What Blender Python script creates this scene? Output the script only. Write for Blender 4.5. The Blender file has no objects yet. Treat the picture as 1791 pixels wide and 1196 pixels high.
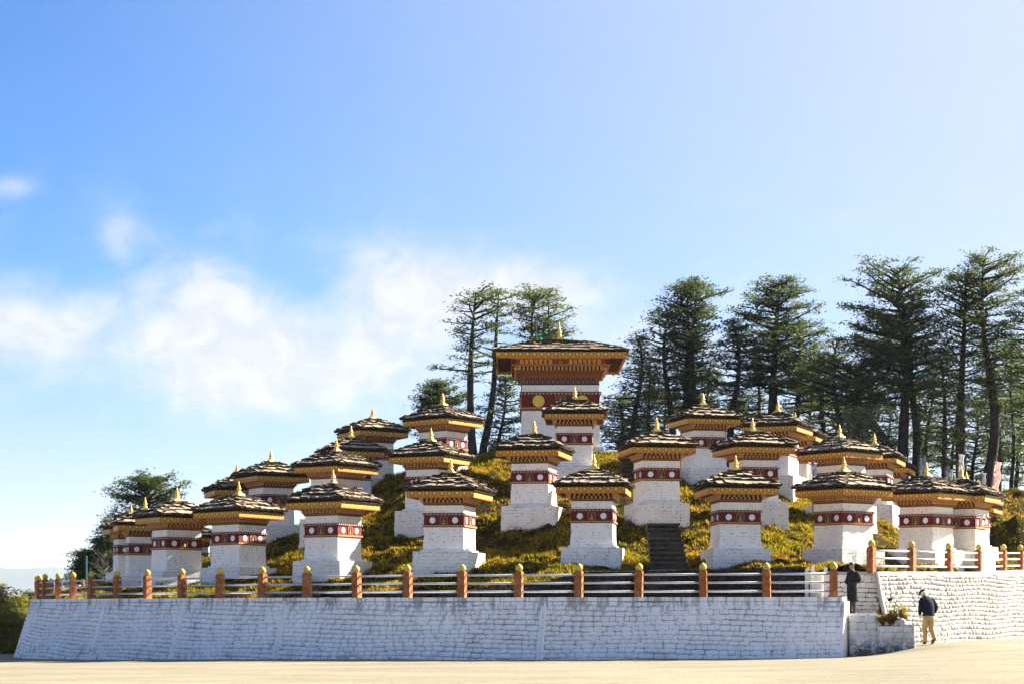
import bpy, math, random
import numpy as np
from mathutils import Vector, Matrix, Quaternion

R = math.radians
random.seed(11)
rng = np.random.default_rng(11)
S = bpy.context.scene
COL = S.collection

# ------------------------------------------------------------------ camera
# level camera with a vertical lens shift (as a view camera); survey helper turns a sighted
# direction plus a distance into a point of the place, in metres
F, CX, HY, EYE = 3200.0, 895.5, 1058.0, 1.7


def at(px, py, d):
    return ((px - CX) * d / F, d, EYE + (HY - py) * d / F)


cam_d = bpy.data.cameras.new('camera')
cam = bpy.data.objects.new('camera', cam_d)
COL.objects.link(cam)
cam.location = (0, 0, EYE)
cam.rotation_euler = (R(90), 0, 0)
cam_d.sensor_width = 36
cam_d.lens = 36 * F / 1791
cam_d.shift_y = (HY - 598) / 1791
cam_d.clip_start = 0.5
cam_d.clip_end = 40000
S.camera = cam

# ------------------------------------------------------------------ light
SUN_AZ, SUN_EL = 27.0, 32.0        # azimuth measured from the right (+X) away from the camera
sv = Vector((math.cos(R(SUN_AZ)) * math.cos(R(SUN_EL)), math.sin(R(SUN_AZ)) * math.cos(R(SUN_EL)), math.sin(R(SUN_EL))))
sun_d = bpy.data.lights.new('sun', 'SUN')
sun_d.energy = 5.0
sun_d.angle = R(0.53)
sun_d.color = (1.0, 0.93, 0.80)
sun = bpy.data.objects.new('sun', sun_d)
COL.objects.link(sun)
sun.rotation_euler = sv.to_track_quat('Z', 'Y').to_euler()

S.view_settings.view_transform = 'Standard'
S.view_settings.look = 'None'
S.view_settings.gamma = 1
S.view_settings.exposure = 2.38
S.view_settings.use_curve_mapping = False
S.render.engine = 'CYCLES'
S.cycles.use_denoising = True
S.cycles.max_bounces = 6
S.cycles.diffuse_bounces = 4
S.cycles.transparent_max_bounces = 8
S.cycles.sample_clamp_indirect = 6

world = bpy.data.worlds.new('World')
S.world = world
world.use_nodes = True


class NT:
    """small helper for node trees"""

    def __init__(self, tree):
        self.t = tree
        tree.nodes.clear()

    def n(self, kind, **kw):
        nd = self.t.nodes.new(kind)
        for k, v in kw.items():
            setattr(nd, k, v)
        return nd

    def set(self, sock, v):
        if isinstance(v, bpy.types.NodeSocket):
            self.t.links.new(v, sock)
        elif v is not None:
            sock.default_value = v

    def math(self, op, a, b=None, c=None, clamp=False):
        nd = self.n('ShaderNodeMath', operation=op, use_clamp=clamp)
        self.set(nd.inputs[0], a)
        if b is not None:
            self.set(nd.inputs[1], b)
        if c is not None:
            self.set(nd.inputs[2], c)
        return nd.outputs[0]

    def smooth(self, v, lo, hi, a=0.0, b=1.0):
        nd = self.n('ShaderNodeMapRange', interpolation_type='SMOOTHSTEP')
        self.set(nd.inputs[0], v)
        nd.inputs[1].default_value = lo
        nd.inputs[2].default_value = hi
        nd.inputs[3].default_value = a
        nd.inputs[4].default_value = b
        return nd.outputs[0]

    def mix(self, f, a, b, blend='MIX'):
        nd = self.n('ShaderNodeMix', data_type='RGBA', blend_type=blend)
        self.set(nd.inputs[0], f)
        self.set(nd.inputs[6], a if not isinstance(a, tuple) else (*a[:3], 1))
        self.set(nd.inputs[7], b if not isinstance(b, tuple) else (*b[:3], 1))
        return nd.outputs[2]

    def noise(self, vec, scale, detail=4, rough=.55, dist=0.0):
        nd = self.n('ShaderNodeTexNoise')
        if vec is not None:
            self.set(nd.inputs['Vector'], vec)
        nd.inputs['Scale'].default_value = scale
        nd.inputs['Detail'].default_value = detail
        nd.inputs['Roughness'].default_value = rough
        nd.inputs['Distortion'].default_value = dist
        return nd.outputs['Fac']

    def xyz(self, vec):
        nd = self.n('ShaderNodeSeparateXYZ')
        self.set(nd.inputs[0], vec)
        return nd.outputs

    def comb(self, x, y, z):
        nd = self.n('ShaderNodeCombineXYZ')
        for i, v in enumerate((x, y, z)):
            self.set(nd.inputs[i], v)
        return nd.outputs[0]

    def scale(self, vec, s):
        nd = self.n('ShaderNodeVectorMath', operation='MULTIPLY')
        self.set(nd.inputs[0], vec)
        nd.inputs[1].default_value = s
        return nd.outputs[0]


w = NT(world.node_tree)
sky = w.n('ShaderNodeTexSky', sky_type='NISHITA')
sky.sun_disc = False
sky.sun_elevation = R(SUN_EL)
sky.sun_rotation = R(90 - SUN_AZ)
sky.altitude = 3100
sky.air_density = 1.0
sky.dust_density = 1.2
sky.ozone_density = 1.5
gen = w.n('ShaderNodeTexCoord').outputs['Generated']
gx, gy, gz = w.xyz(gen)
az = w.math('ARCTAN2', gx, gy)
el = w.math('ARCSINE', gz)


def lump(a0, e0, sa, se, wt):
    a = w.math('DIVIDE', w.math('SUBTRACT', az, R(a0)), R(sa))
    e = w.math('DIVIDE', w.math('SUBTRACT', el, R(e0)), R(se))
    s_ = w.math('ADD', w.math('MULTIPLY', a, a), w.math('MULTIPLY', e, e))
    return w.math('MULTIPLY', w.math('EXPONENT', w.math('MULTIPLY', s_, -1.0)), wt)


# fair-weather cloud bank low over the ridge, drawn out by noise; the bank goes on all round
cloud_col = (3.5, 3.55, 3.6)
lumps = [(-9.1, 8.8, 2.1, 1.9, .95), (-8.0, 7.3, 3.4, 1.3, .75), (-3.1, 9.6, 2.4, 1.3, .9), (.6, 9.7, 2.2, .9, .75),
         (-14.6, 8.3, 3.0, 1.0, .8), (-15.2, 12.4, .8, .35, .5), (-12.1, 11.2, .6, .7, .38), (-3.4, 7.4, 4.0, 1.4, .6), (4, 8, 4, 1.8, .25)]
fld = None
for l_ in lumps:
    v_ = lump(*l_)
    fld = v_ if fld is None else w.math('ADD', fld, v_)
far_az = w.smooth(w.math('ABSOLUTE', az), R(17), R(30))
band = w.math('MULTIPLY', w.math('EXPONENT', w.math('MULTIPLY', w.math('POWER', w.math('DIVIDE', w.math('SUBTRACT', el, R(8.4)), R(3.2)), 2.0), -1.0)),
              w.smooth(w.noise(w.scale(gen, (1, 1, .6)), 5.0, 2), .42, .6))
fld = w.math('ADD', fld, w.math('MULTIPLY', band, far_az))
nz = w.noise(w.scale(gen, (1, 1, 1.5)), 13.0, 7, .56, .25)
low_sky = w.smooth(el, R(10.5), R(14.5), 1.0, .12)
fld = w.math('ADD', fld, w.math('MULTIPLY', w.math('MULTIPLY', w.math('SUBTRACT', nz, .5), 1.35), low_sky))
nz2 = w.noise(w.scale(gen, (1, 1, 1.3)), 46.0, 8, .62, .6)
fld = w.math('ADD', fld, w.math('MULTIPLY', w.math('MULTIPLY', w.math('SUBTRACT', nz2, .5), .55), low_sky))
mask = w.smooth(fld, -.06, .98, 0, .92)
cloud_shade = w.mix(w.smooth(nz2, .35, .65), (2.85, 3.0, 3.2), cloud_col)
# thin mist that thickens towards the skyline
mist = w.smooth(el, R(-1), R(11), .8, 0.0)
hs = w.n('ShaderNodeHueSaturation')
hs.inputs['Saturation'].default_value = 1.38
hs.inputs['Value'].default_value = .82
w.set(hs.inputs['Color'], sky.outputs[0])
hcol = w.mix(1.0, hs.outputs[0], (1.0, .93, 1.05), 'MULTIPLY')
dp = w.n('ShaderNodeVectorMath', operation='DOT_PRODUCT')
w.set(dp.inputs[0], gen)
dp.inputs[1].default_value = tuple(sv)
# bright veil of thin high haze that gathers round the sun
c0 = w.mix(w.smooth(dp.outputs['Value'], .26, .86, .0, .95), hcol, (2.95, 3.2, 3.6))
c1 = w.mix(mist, c0, (1.95, 2.1, 2.28))
c2 = w.mix(mask, c1, cloud_shade)
bg = w.n('ShaderNodeBackground')
w.set(bg.inputs[0], c2)
bg.inputs[1].default_value = 0.05
out = w.n('ShaderNodeOutputWorld')
w.set(out.inputs[0], bg.outputs[0])

# ------------------------------------------------------------------ materials
def material(name, build, rough=.85, spec=.25, metal=0.0):
    m = bpy.data.materials.new(name)
    m.use_nodes = True
    t = NT(m.node_tree)
    b = t.n('ShaderNodeBsdfPrincipled')
    b.inputs['Roughness'].default_value = rough
    b.inputs['Specular IOR Level'].default_value = spec
    b.inputs['Metallic'].default_value = metal
    o = t.n('ShaderNodeOutputMaterial')
    t.set(o.inputs[0], b.outputs[0])
    col, bump, bs, bd = build(t)
    t.set(b.inputs['Base Color'], col if not isinstance(col, tuple) else (*col, 1))
    if bump is not None:
        bn = t.n('ShaderNodeBump')
        bn.inputs['Strength'].default_value = bs
        bn.inputs['Distance'].default_value = bd
        t.set(bn.inputs['Height'], bump)
        t.set(b.inputs['Normal'], bn.outputs[0])
    return m


def objco(t):
    return t.n('ShaderNodeTexCoord').outputs['Object']


def worldco(t):
    return t.n('ShaderNodeNewGeometry').outputs['Position']


def objrand(t):
    return t.n('ShaderNodeObjectInfo').outputs['Random']


def plain(name, col, var=.25, scale=18.0, rough=.75, spec=.25, metal=0.0, bump=.15):
    def f(t):
        n = t.noise(worldco(t), scale, 5)
        d = tuple(c * (1 - var) for c in col)
        l_ = tuple(min(1, c * (1 + var * .6)) for c in col)
        return t.mix(t.smooth(n, .3, .7), d, l_), n, bump, .02
    return material(name, f, rough, spec, metal)


def whitewash(name, col, crack=.5, dirt=.4, course=0.115, bstr=.5):
    """lime wash over rubble masonry: soft relief, hairline dark joints here and there, grime"""
    def f(t):
        g = worldco(t)
        o = objco(t)
        x, y, z = t.xyz(o)
        u = t.math('ADD', x, y)
        wob = t.math('MULTIPLY', t.math('SUBTRACT', t.noise(g, 2.6, 3), .5), .09)
        br = t.n('ShaderNodeTexBrick')
        t.set(br.inputs['Vector'], t.comb(u, t.math('ADD', z, wob), 0.0))
        br.inputs['Scale'].default_value = 1.0
        br.inputs['Brick Width'].default_value = .30
        br.inputs['Row Height'].default_value = course
        br.inputs['Mortar Size'].default_value = .010
        br.inputs['Mortar Smooth'].default_value = .4
        br.offset = .37
        br.squash = 1.3
        br.squash_frequency = 3
        mortar = br.outputs['Fac']
        gate = t.smooth(t.noise(g, 7.0, 4, .6), .50, .64)
        ck = t.math('MULTIPLY', t.math('MULTIPLY', mortar, gate), crack)
        n1 = t.noise(g, 1.7, 5, .6)
        n2 = t.noise(t.scale(g, (5, 5, .55)), 1.9, 6, .7)
        c = t.mix(t.smooth(n1, .35, .7), tuple(v * .90 for v in col), col)
        c = t.mix(t.smooth(t.noise(g, .23, 2), .4, .62, 0, .35), c, tuple(v * q for v, q in zip(col, (.86, .84, .80))))
        c = t.mix(t.math('MULTIPLY', t.smooth(n2, .56, .78), dirt), c, (.16, .15, .12))
        spk = t.smooth(t.noise(g, 26, 3, .6), .70, .78)
        c = t.mix(t.math('MULTIPLY', spk, crack * .7), c, (.10, .09, .08))
        c = t.mix(ck, c, (.05, .045, .04))
        h = t.math('ADD', t.math('MULTIPLY', t.noise(g, 9.0, 5, .6), .7), t.math('MULTIPLY', mortar, -.5))
        return c, h, bstr, .03
    return material(name, f, .9, .15)


def gold_print(name, period, zmid, zh):
    """carved and gilded fascia: a row of lotus discs between stems, on brown-gold ground"""
    def f(t):
        x, y, z = t.xyz(objco(t))
        u = t.math('MULTIPLY', t.math('SUBTRACT', t.math('FRACT', t.math('ADD', t.math('DIVIDE', x, period), 100.25)), .5), period)
        v = t.math('SUBTRACT', z, zmid)
        du = t.math('ABSOLUTE', u)

        def disc(cu, cv, r0):
            a = t.math('SUBTRACT', du, cu)
            b = t.math('SUBTRACT', v, cv)
            d = t.math('SQRT', t.math('ADD', t.math('MULTIPLY', a, a), t.math('MULTIPLY', b, b)))
            return t.math('LESS_THAN', d, r0)
        d1 = disc(0.0, zh * .42, zh * .42)
        ring = t.math('SUBTRACT', disc(period * .27, -zh * .25, zh * .52), disc(period * .27, -zh * .25, zh * .34))
        stem = t.math('MULTIPLY', t.math('GREATER_THAN', du, period * .455), t.math('LESS_THAN', v, zh * .8))
        bar = t.math('MULTIPLY', t.math('GREATER_THAN', v, zh * .55), t.math('GREATER_THAN', du, period * .33))
        foot = t.math('LESS_THAN', v, -zh * .82)
        n = t.noise(worldco(t), 55, 3)
        base = t.mix(n, (.19, .075, .006), (.36, .17, .012))
        c = t.mix(t.math('MAXIMUM', ring, t.math('MAXIMUM', stem, bar)), base, (.66, .345, .03))
        c = t.mix(d1, c, (.92, .55, .05))
        c = t.mix(foot, c, (.50, .13, .03))
        n2 = t.noise(worldco(t), 6, 4)
        c = t.mix(t.smooth(n2, .35, .75, 0, .3), c, (.25, .09, .01))
        return c, t.math('ADD', d1, ring), .4, .02
    return material(name, f, .55, .3)


M = {}
M['white'] = whitewash('lime wash', (.95, .885, .775), .75, .34)
M['white_old'] = whitewash('weathered lime wash', (.74, .71, .65), 1.0, .25, .095, .7)
M['white_base'] = whitewash('lime washed plinth', (.90, .84, .745), 1.1, .5, .13, .8)
M['wall_stone'] = None
M['maroon'] = plain('maroon paint', (.135, .011, .009), .45, 11)
M['orange'] = plain('orange brown paint', (.26, .08, .016), .35, 40)
M['rust'] = plain('rust red paint', (.22, .05, .014), .35, 40)
M['tan'] = plain('tan painted blocks', (.58, .33, .13), .3, 40)
M['dark'] = plain('dark painted wood', (.035, .022, .014), .4, 30)
M['disc'] = plain('white roundel paint', (.80, .78, .75), .12, 40)
M['gold_disc'] = plain('gold roundel paint', (.72, .50, .07), .15, 20, .5)
M['gold'] = plain('gilded metal', (.78, .47, .06), .2, 30, .38, .5, .35, .05)
M['gold_pale'] = plain('pale yellow gilt', (.66, .52, .14), .2, 30, .5, .4, .1, .05)
M['post_paint'] = plain('terracotta post paint', (.34, .115, .035), .45, 7, .8, .2)
M['ball_paint'] = plain('ochre finial paint', (.56, .41, .06), .3, 16, .6, .3)
M['rail_paint'] = plain('pale grey rail paint', (.46, .48, .52), .2, 12, .5, .4)
M['wood'] = plain('weathered rafters', (.10, .034, .014), .4, 20)
M['figure_blue'] = plain('dark blue niche paint', (.03, .035, .07), .3, 60)


def slate_build(t):
    rnd = objrand(t)
    g = worldco(t)
    n = t.noise(g, 9, 5, .65)
    c = t.mix(rnd, (.25, .185, .12), (.46, .36, .24))
    c = t.mix(t.smooth(n, .38, .72), c, (.13, .11, .09))
    c = t.mix(t.smooth(t.noise(g, 3.3, 3), .58, .72, 0, .5), c, (.42, .33, .2))
    return c, n, .5, .03


M['slate'] = material('wooden roof slates', slate_build, .85, .2)
M['slate_edge'] = plain('slate ends in painted shade', (.045, .032, .022), .5, 9, .95, .05, 0, .4)  # shade of the risers between roof courses, painted near-black into the edge colour


def wall_stone_build(col, low, stain=.7, top=None, foot=None):
    def f(t):
        g = worldco(t)
        rnd = objrand(t)
        x, y, z = t.xyz(g)
        n1 = t.noise(g, 1.3, 5, .6)
        c = t.mix(t.smooth(n1, .3, .7), low, col)
        c = t.mix(t.math('MULTIPLY', rnd, .28), c, low)
        streak = t.smooth(t.noise(t.scale(g, (5.5, 5.5, .55)), 1.1, 5, .7), .56, .70)
        c = t.mix(t.math('MULTIPLY', streak, stain * .55), c, (.085, .08, .07))
        if top is not None:
            run = t.smooth(t.noise(t.scale(g, (4.5, 4.5, .35)), 1.0, 5, .7), .47, .62)
            c = t.mix(t.math('MULTIPLY', t.math('MULTIPLY', run, t.smooth(t.math('ADD', z, t.math('MULTIPLY', t.noise(g, 1.2, 3), .7)), top - .3, top + .4)), .6), c, (.07, .068, .055))
            c = t.mix(t.math('MULTIPLY', t.smooth(t.noise(g, 2.2, 4, .6), .5, .66), t.smooth(z, .25, -.25, 0, .55)), c, (.16, .15, .13))
        if foot is not None:
            c = t.mix(t.math('MULTIPLY', t.smooth(t.noise(g, 3.6, 5, .65), .40, .54), t.smooth(t.math('ADD', z, t.math('MULTIPLY', t.noise(g, 1.6, 3), .3)), foot[1], foot[0], 0, .92)), c, (.03, .028, .024))
        spot = t.smooth(t.noise(g, 6.5, 4, .65), .62, .72)
        c = t.mix(t.math('MULTIPLY', spot, stain), c, (.06, .055, .045))
        return c, t.noise(g, 13, 5, .65), .55, .03
    return f


M['wall_stone'] = material('whitewashed wall stone', wall_stone_build((.95, .905, .86), (.82, .785, .755), .7, 1.8), .9, .15)
M['wall_core'] = material('mortar joints', wall_stone_build((.76, .73, .71), (.32, .31, .30), 1.0), .95, .1)
M['rough_stone'] = material('whitewashed rough stone', wall_stone_build((.50, .485, .45), (.37, .355, .32), .6), .9, .15)
M['rough_core'] = material('pale mortar joints', wall_stone_build((.28, .26, .22), (.10, .09, .08), .5), .95, .1)
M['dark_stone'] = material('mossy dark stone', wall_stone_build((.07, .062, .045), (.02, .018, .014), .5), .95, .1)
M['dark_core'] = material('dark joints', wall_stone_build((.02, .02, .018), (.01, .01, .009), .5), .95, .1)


def ground_build(t):
    g = worldco(t)
    x, y, z = t.xyz(g)
    n1 = t.noise(t.scale(g, (.5, 1, 1)), .35, 6, .62)
    n2 = t.noise(t.scale(g, (1, .5, 1)), 9, 5, .75)
    n3 = t.noise(t.scale(g, (.25, 1, 1)), 1.1, 5, .65)
    c = t.mix(t.smooth(n1, .3, .7), (.178, .155, .108), (.242, .215, .15))
    c = t.mix(t.smooth(n3, .5, .75, 0, .7), c, (.13, .111, .072))
    c = t.mix(t.smooth(n2, .48, .72, 0, .6), c, (.085, .07, .047))
    pat = t.smooth(t.noise(t.scale(g, (.16, .5, 1)), .5, 3, .5), .54, .60, 0, .35)
    c = t.mix(pat, c, (.17, .15, .105))
    trk = t.smooth(t.math('ABSOLUTE', t.math('SINE', t.math('ADD', t.math('MULTIPLY', y, .55), t.math('MULTIPLY', t.noise(t.scale(g, (.05, .3, 1)), 1.0, 2), 7.0)))), .0, .12, .3, 0)
    c = t.mix(trk, c, (.13, .11, .075))
    lf = t.smooth(t.noise(t.scale(g, (1, .6, 1)), 4.5, 2, .4), .70, .73, 0, .7)
    c = t.mix(lf, c, (.10, .065, .03))
    # the wooded ridge sides beyond the pass
    far = t.smooth(y, 100, 150)
    c = t.mix(far, c, (.045, .06, .03))
    return c, t.math('ADD', n2, t.math('MULTIPLY', n3, .6)), .35, .03


M['ground'] = material('sandy asphalt', ground_build, .95, .1)


def grass_build(k):
    def f(t):
        g = worldco(t)
        a = t.noise(g, .33, 4, .6)
        b = t.noise(g, 2.4, 5, .65)
        d = t.noise(g, 9, 4, .7)
        c = t.mix(t.smooth(a, .40, .62), (.22 * k, .172 * k, .006 * k), (.28 * k, .165 * k, .016 * k))
        c = t.mix(t.smooth(b, .45, .68, 0, .8), c, (.085 * k, .08 * k, .005 * k))
        c = t.mix(t.smooth(d, .45, .60, 0, .92), c, (.022 * k, .014 * k, .004 * k))
        return c, t.math('ADD', b, d), 1.0, .12
    return f


M['hill'] = material('dry grass slope', grass_build(.22), .95, .05)



def foliage_mat(name, dark, light, trans=.48):
    m = bpy.data.materials.new(name)
    m.use_nodes = True
    t = NT(m.node_tree)
    g = worldco(t)
    n = t.noise(g, .8, 4, .6)
    n2 = t.noise(g, 6, 2)
    c = t.mix(t.smooth(n, .36, .68), dark, light)
    c = t.mix(t.math('MULTIPLY', n2, .5), c, tuple(v * .6 for v in dark))
    p = t.n('ShaderNodeBsdfPrincipled')
    p.inputs['Roughness'].default_value = .6
    p.inputs['Specular IOR Level'].default_value = .25
    tr = t.n('ShaderNodeBsdfTranslucent')
    t.set(p.inputs['Base Color'], c)
    t.set(tr.inputs[0], t.mix(.5, c, (.14, .17, .03)))
    mx = t.n('ShaderNodeMixShader')
    mx.inputs[0].default_value = trans
    t.set(mx.inputs[1], p.outputs[0])
    t.set(mx.inputs[2], tr.outputs[0])
    o = t.n('ShaderNodeOutputMaterial')
    t.set(o.inputs[0], mx.outputs[0])
    return m


M['needles'] = foliage_mat('dark conifer needles', (.019, .043, .020), (.078, .108, .028))
M['needles_olive'] = foliage_mat('olive conifer needles', (.036, .060, .022), (.14, .155, .036))
M['leaf_grey'] = foliage_mat('grey green leaves', (.07, .085, .055), (.30, .32, .20))
M['shrub'] = foliage_mat('yellow green shrub leaves', (.13, .125, .02), (.42, .35, .05), .5)
M['bark'] = plain('dark bark', (.034, .031, .027), .4, 3.0, .95, .1, 0, .8)
M['bark_pale'] = plain('pale bare twigs', (.12, .105, .088), .3, 3.0, .95, .1, 0, .4)



def grass_mat():
    m = bpy.data.materials.new('dry grass blades')
    m.use_nodes = True
    t = NT(m.node_tree)
    c = grass_build(1.65)(t)[0]
    d = t.n('ShaderNodeBsdfDiffuse')
    tr = t.n('ShaderNodeBsdfTranslucent')
    t.set(d.inputs[0], c)
    t.set(tr.inputs[0], c)
    mx = t.n('ShaderNodeMixShader')
    mx.inputs[0].default_value = .5
    t.set(mx.inputs[1], d.outputs[0])
    t.set(mx.inputs[2], tr.outputs[0])
    o = t.n('ShaderNodeOutputMaterial')
    t.set(o.inputs[0], mx.outputs[0])
    return m


M['grass'] = grass_mat()

# ------------------------------------------------------------------ mesh helpers


class MB:
    def __init__(self):
        self.v, self.f, self.m = [], [], []

    def add(self, vs, fs, mi=0):
        o = len(self.v)
        self.v += [tuple(p) for p in vs]
        self.f += [tuple(i + o for i in q) for q in fs]
        self.m += [mi] * len(fs)

    def box(self, c, s, mi=0, mat=None):
        hx, hy, hz = s[0] / 2, s[1] / 2, s[2] / 2
        vs = [Vector((c[0] + a * hx, c[1] + b * hy, c[2] + d * hz)) for d in (-1, 1) for b in (-1, 1) for a in (-1, 1)]
        if mat is not None:
            vs = [mat @ p for p in vs]
        self.add(vs, [(0, 2, 3, 1), (4, 5, 7, 6), (0, 1, 5, 4), (2, 6, 7, 3), (0, 4, 6, 2), (1, 3, 7, 5)], mi)

    def frustum(self, w0, w1, z0, z1, mi=0, caps=True):
        a, b = w0 / 2, w1 / 2
        vs = [(-a, -a, z0), (a, -a, z0), (a, a, z0), (-a, a, z0), (-b, -b, z1), (b, -b, z1), (b, b, z1), (-b, b, z1)]
        fs = [(0, 1, 5, 4), (1, 2, 6, 5), (2, 3, 7, 6), (3, 0, 4, 7)]
        if caps:
            fs += [(3, 2, 1, 0), (4, 5, 6, 7)]
        self.add(vs, fs, mi)

    def wobbly(self, w0, w1, z0, z1, nx, nz, amp, seed, mi=0):
        """square shaft of hand-laid masonry: gridded sides, edges not quite straight"""
        r = random.Random(seed)
        vs, fs = [], []
        n4 = nx * 4
        for j in range(nz + 1):
            k = j / nz
            hw = (w0 + (w1 - w0) * k) / 2
            z = z0 + (z1 - z0) * k
            for i in range(n4):
                s_, q = divmod(i, nx)
                u = -1 + 2 * q / nx
                x, y = ((u, -1), (1, u), (-u, 1), (-1, -u))[s_]
                e = 1 + r.uniform(-amp, amp) / hw
                vs.append((x * hw * e, y * hw * e, z + (r.uniform(-amp, amp) * .5 if 0 < j <= nz else 0)))
        for j in range(nz):
            for i in range(n4):
                a = j * n4 + i
                b = j * n4 + (i + 1) % n4
                fs.append((a, b, b + n4, a + n4))
        o = len(vs)
        vs.append((0, 0, z1))
        t0 = nz * n4
        fs += [(t0 + i, t0 + (i + 1) % n4, o) for i in range(n4)]
        self.add(vs, fs, mi)

    def lathe(self, prof, n=12, mi=0, c=(0, 0, 0)):
        vs, fs = [], []
        for r_, z in prof:
            for i in range(n):
                a = 2 * math.pi * i / n
                vs.append((c[0] + r_ * math.cos(a), c[1] + r_ * math.sin(a), c[2] + z))
        for j in range(len(prof) - 1):
            for i in range(n):
                a, b = j * n + i, j * n + (i + 1) % n
                fs.append((a, b, b + n, a + n))
        fs.append(tuple(range(n))[::-1])
        fs.append(tuple(range((len(prof) - 1) * n, len(prof) * n)))
        self.add(vs, fs, mi)

    def tube(self, pts, rad, n=6, mi=0):
        pts = [Vector(p) for p in pts]
        vs, fs = [], []
        for k, p in enumerate(pts):
            d = (pts[min(k + 1, len(pts) - 1)] - pts[max(k - 1, 0)])
            if d.length < 1e-6:
                d = Vector((0, 0, 1))
            d.normalize()
            a = d.cross(Vector((.31, .95, .05)) if abs(d.y) < .9 else Vector((1, 0, 0))).normalized()
            b = d.cross(a)
            r_ = rad[k] if isinstance(rad, (list, tuple)) else rad
            for i in range(n):
                t_ = 2 * math.pi * i / n
                vs.append(p + a * (r_ * math.cos(t_)) + b * (r_ * math.sin(t_)))
        for k in range(len(pts) - 1):
            for i in range(n):
                q, s_ = k * n + i, k * n + (i + 1) % n
                fs.append((q, s_, s_ + n, q + n))
        fs.append(tuple(range(n))[::-1])
        fs.append(tuple(range((len(pts) - 1) * n, len(pts) * n)))
        self.add(vs, fs, mi)

    def loft(self, rings, n=14, mi=0):
        """rings: (x, y, z, rx, ry[, yaw])"""
        vs, fs = [], []
        for rg in rings:
            x, y, z, rx, ry = rg[:5]
            yw = rg[5] if len(rg) > 5 else 0
            for i in range(n):
                a = 2 * math.pi * i / n
                u, v = rx * math.cos(a), ry * math.sin(a)
                vs.append((x + u * math.cos(yw) - v * math.sin(yw), y + u * math.sin(yw) + v * math.cos(yw), z))
        for j in range(len(rings) - 1):
            for i in range(n):
                a, b = j * n + i, j * n + (i + 1) % n
                fs.append((a, b, b + n, a + n))
        fs.append(tuple(range(n))[::-1])
        fs.append(tuple(range((len(rings) - 1) * n, len(rings) * n)))
        self.add(vs, fs, mi)

    def mesh(self, name, mats, smooth=False):
        me = bpy.data.meshes.new(name)
        me.from_pydata(self.v, [], self.f)
        for mt in (mats if isinstance(mats, (list, tuple)) else [mats]):
            me.materials.append(mt)
        if len(me.materials) > 1:
            me.polygons.foreach_set('material_index', self.m)
        if smooth:
            me.polygons.foreach_set('use_smooth', [True] * len(me.polygons))
        me.update()
        return me


def link(name, mesh, parent=None, mat=None):
    o = bpy.data.objects.new(name, mesh)
    COL.objects.link(o)
    if parent is not None:
        o.parent = parent
    if mat is not None:
        o.matrix_local = mat
    return o


def build(mb, name, mats, parent=None, mat=None, smooth=False):
    return link(name, mb.mesh(name, mats, smooth), parent, mat)


def thing(name, label, cat, loc=(0, 0, 0), rz=0.0, scale=1.0, group=None):
    o = bpy.data.objects.new(name, None)
    COL.objects.link(o)
    o.empty_display_size = .2
    o.location = loc
    o.rotation_euler = (0, 0, rz)
    o.scale = (scale,) * 3
    o['label'], o['category'] = label, cat
    if group:
        o['group'] = group
    return o


def np_mesh(name, V, Fc, mats, smooth=False):
    """big mesh from numpy arrays (all faces with the same corner count)"""
    me = bpy.data.meshes.new(name)
    nf, k = Fc.shape
    me.vertices.add(len(V))
    me.vertices.foreach_set('co', np.ascontiguousarray(V, dtype=np.float32).ravel())
    me.loops.add(nf * k)
    me.loops.foreach_set('vertex_index', np.ascontiguousarray(Fc, dtype=np.int32).ravel())
    me.polygons.add(nf)
    me.polygons.foreach_set('loop_start', np.arange(0, nf * k, k, dtype=np.int32))
    if smooth:
        me.polygons.foreach_set('use_smooth', np.ones(nf, dtype=bool))
    for mt in (mats if isinstance(mats, (list, tuple)) else [mats]):
        me.materials.append(mt)
    me.update(calc_edges=True)
    me.validate()
    return me


def vnoise(x, y, seed=0):
    """smooth value noise in numpy"""
    xi, yi = np.floor(x).astype(np.int64), np.floor(y).astype(np.int64)
    fx, fy = x - xi, y - yi
    fx, fy = fx * fx * (3 - 2 * fx), fy * fy * (3 - 2 * fy)

    def h(a, b):
        n = (a * 374761393 + b * 668265263 + seed * 974634777) & 0x7fffffff
        n = ((n ^ (n >> 13)) * 1274126177) & 0x7fffffff
        return ((n ^ (n >> 16)) & 0xffff) / 65535.0
    return (h(xi, yi) * (1 - fx) + h(xi + 1, yi) * fx) * (1 - fy) + (h(xi, yi + 1) * (1 - fx) + h(xi + 1, yi + 1) * fx) * fy - .5


class RBF:
    """surface through surveyed spot heights"""

    def __init__(self, pts):
        P = np.array(pts, float)
        self.p, z = P[:, :2], P[:, 2]
        n = len(P)
        d = np.sqrt(((self.p[:, None] - self.p[None]) ** 2).sum(-1) + .05)
        A = np.zeros((n + 3, n + 3))
        A[:n, :n] = d - np.eye(n) * .02
        A[:n, n] = A[n, :n] = 1
        A[:n, n + 1:] = self.p
        A[n + 1:, :n] = self.p.T
        self.w = np.linalg.solve(A, np.concatenate([z, np.zeros(3)]))

    def __call__(self, x, y):
        x, y = np.asarray(x, float), np.asarray(y, float)
        out_ = self.w[-3] + self.w[-2] * x + self.w[-1] * y
        for (px, py), c in zip(self.p, self.w[:-3]):
            out_ = out_ + c * np.sqrt((x - px) ** 2 + (y - py) ** 2 + .05)
        return out_

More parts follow.
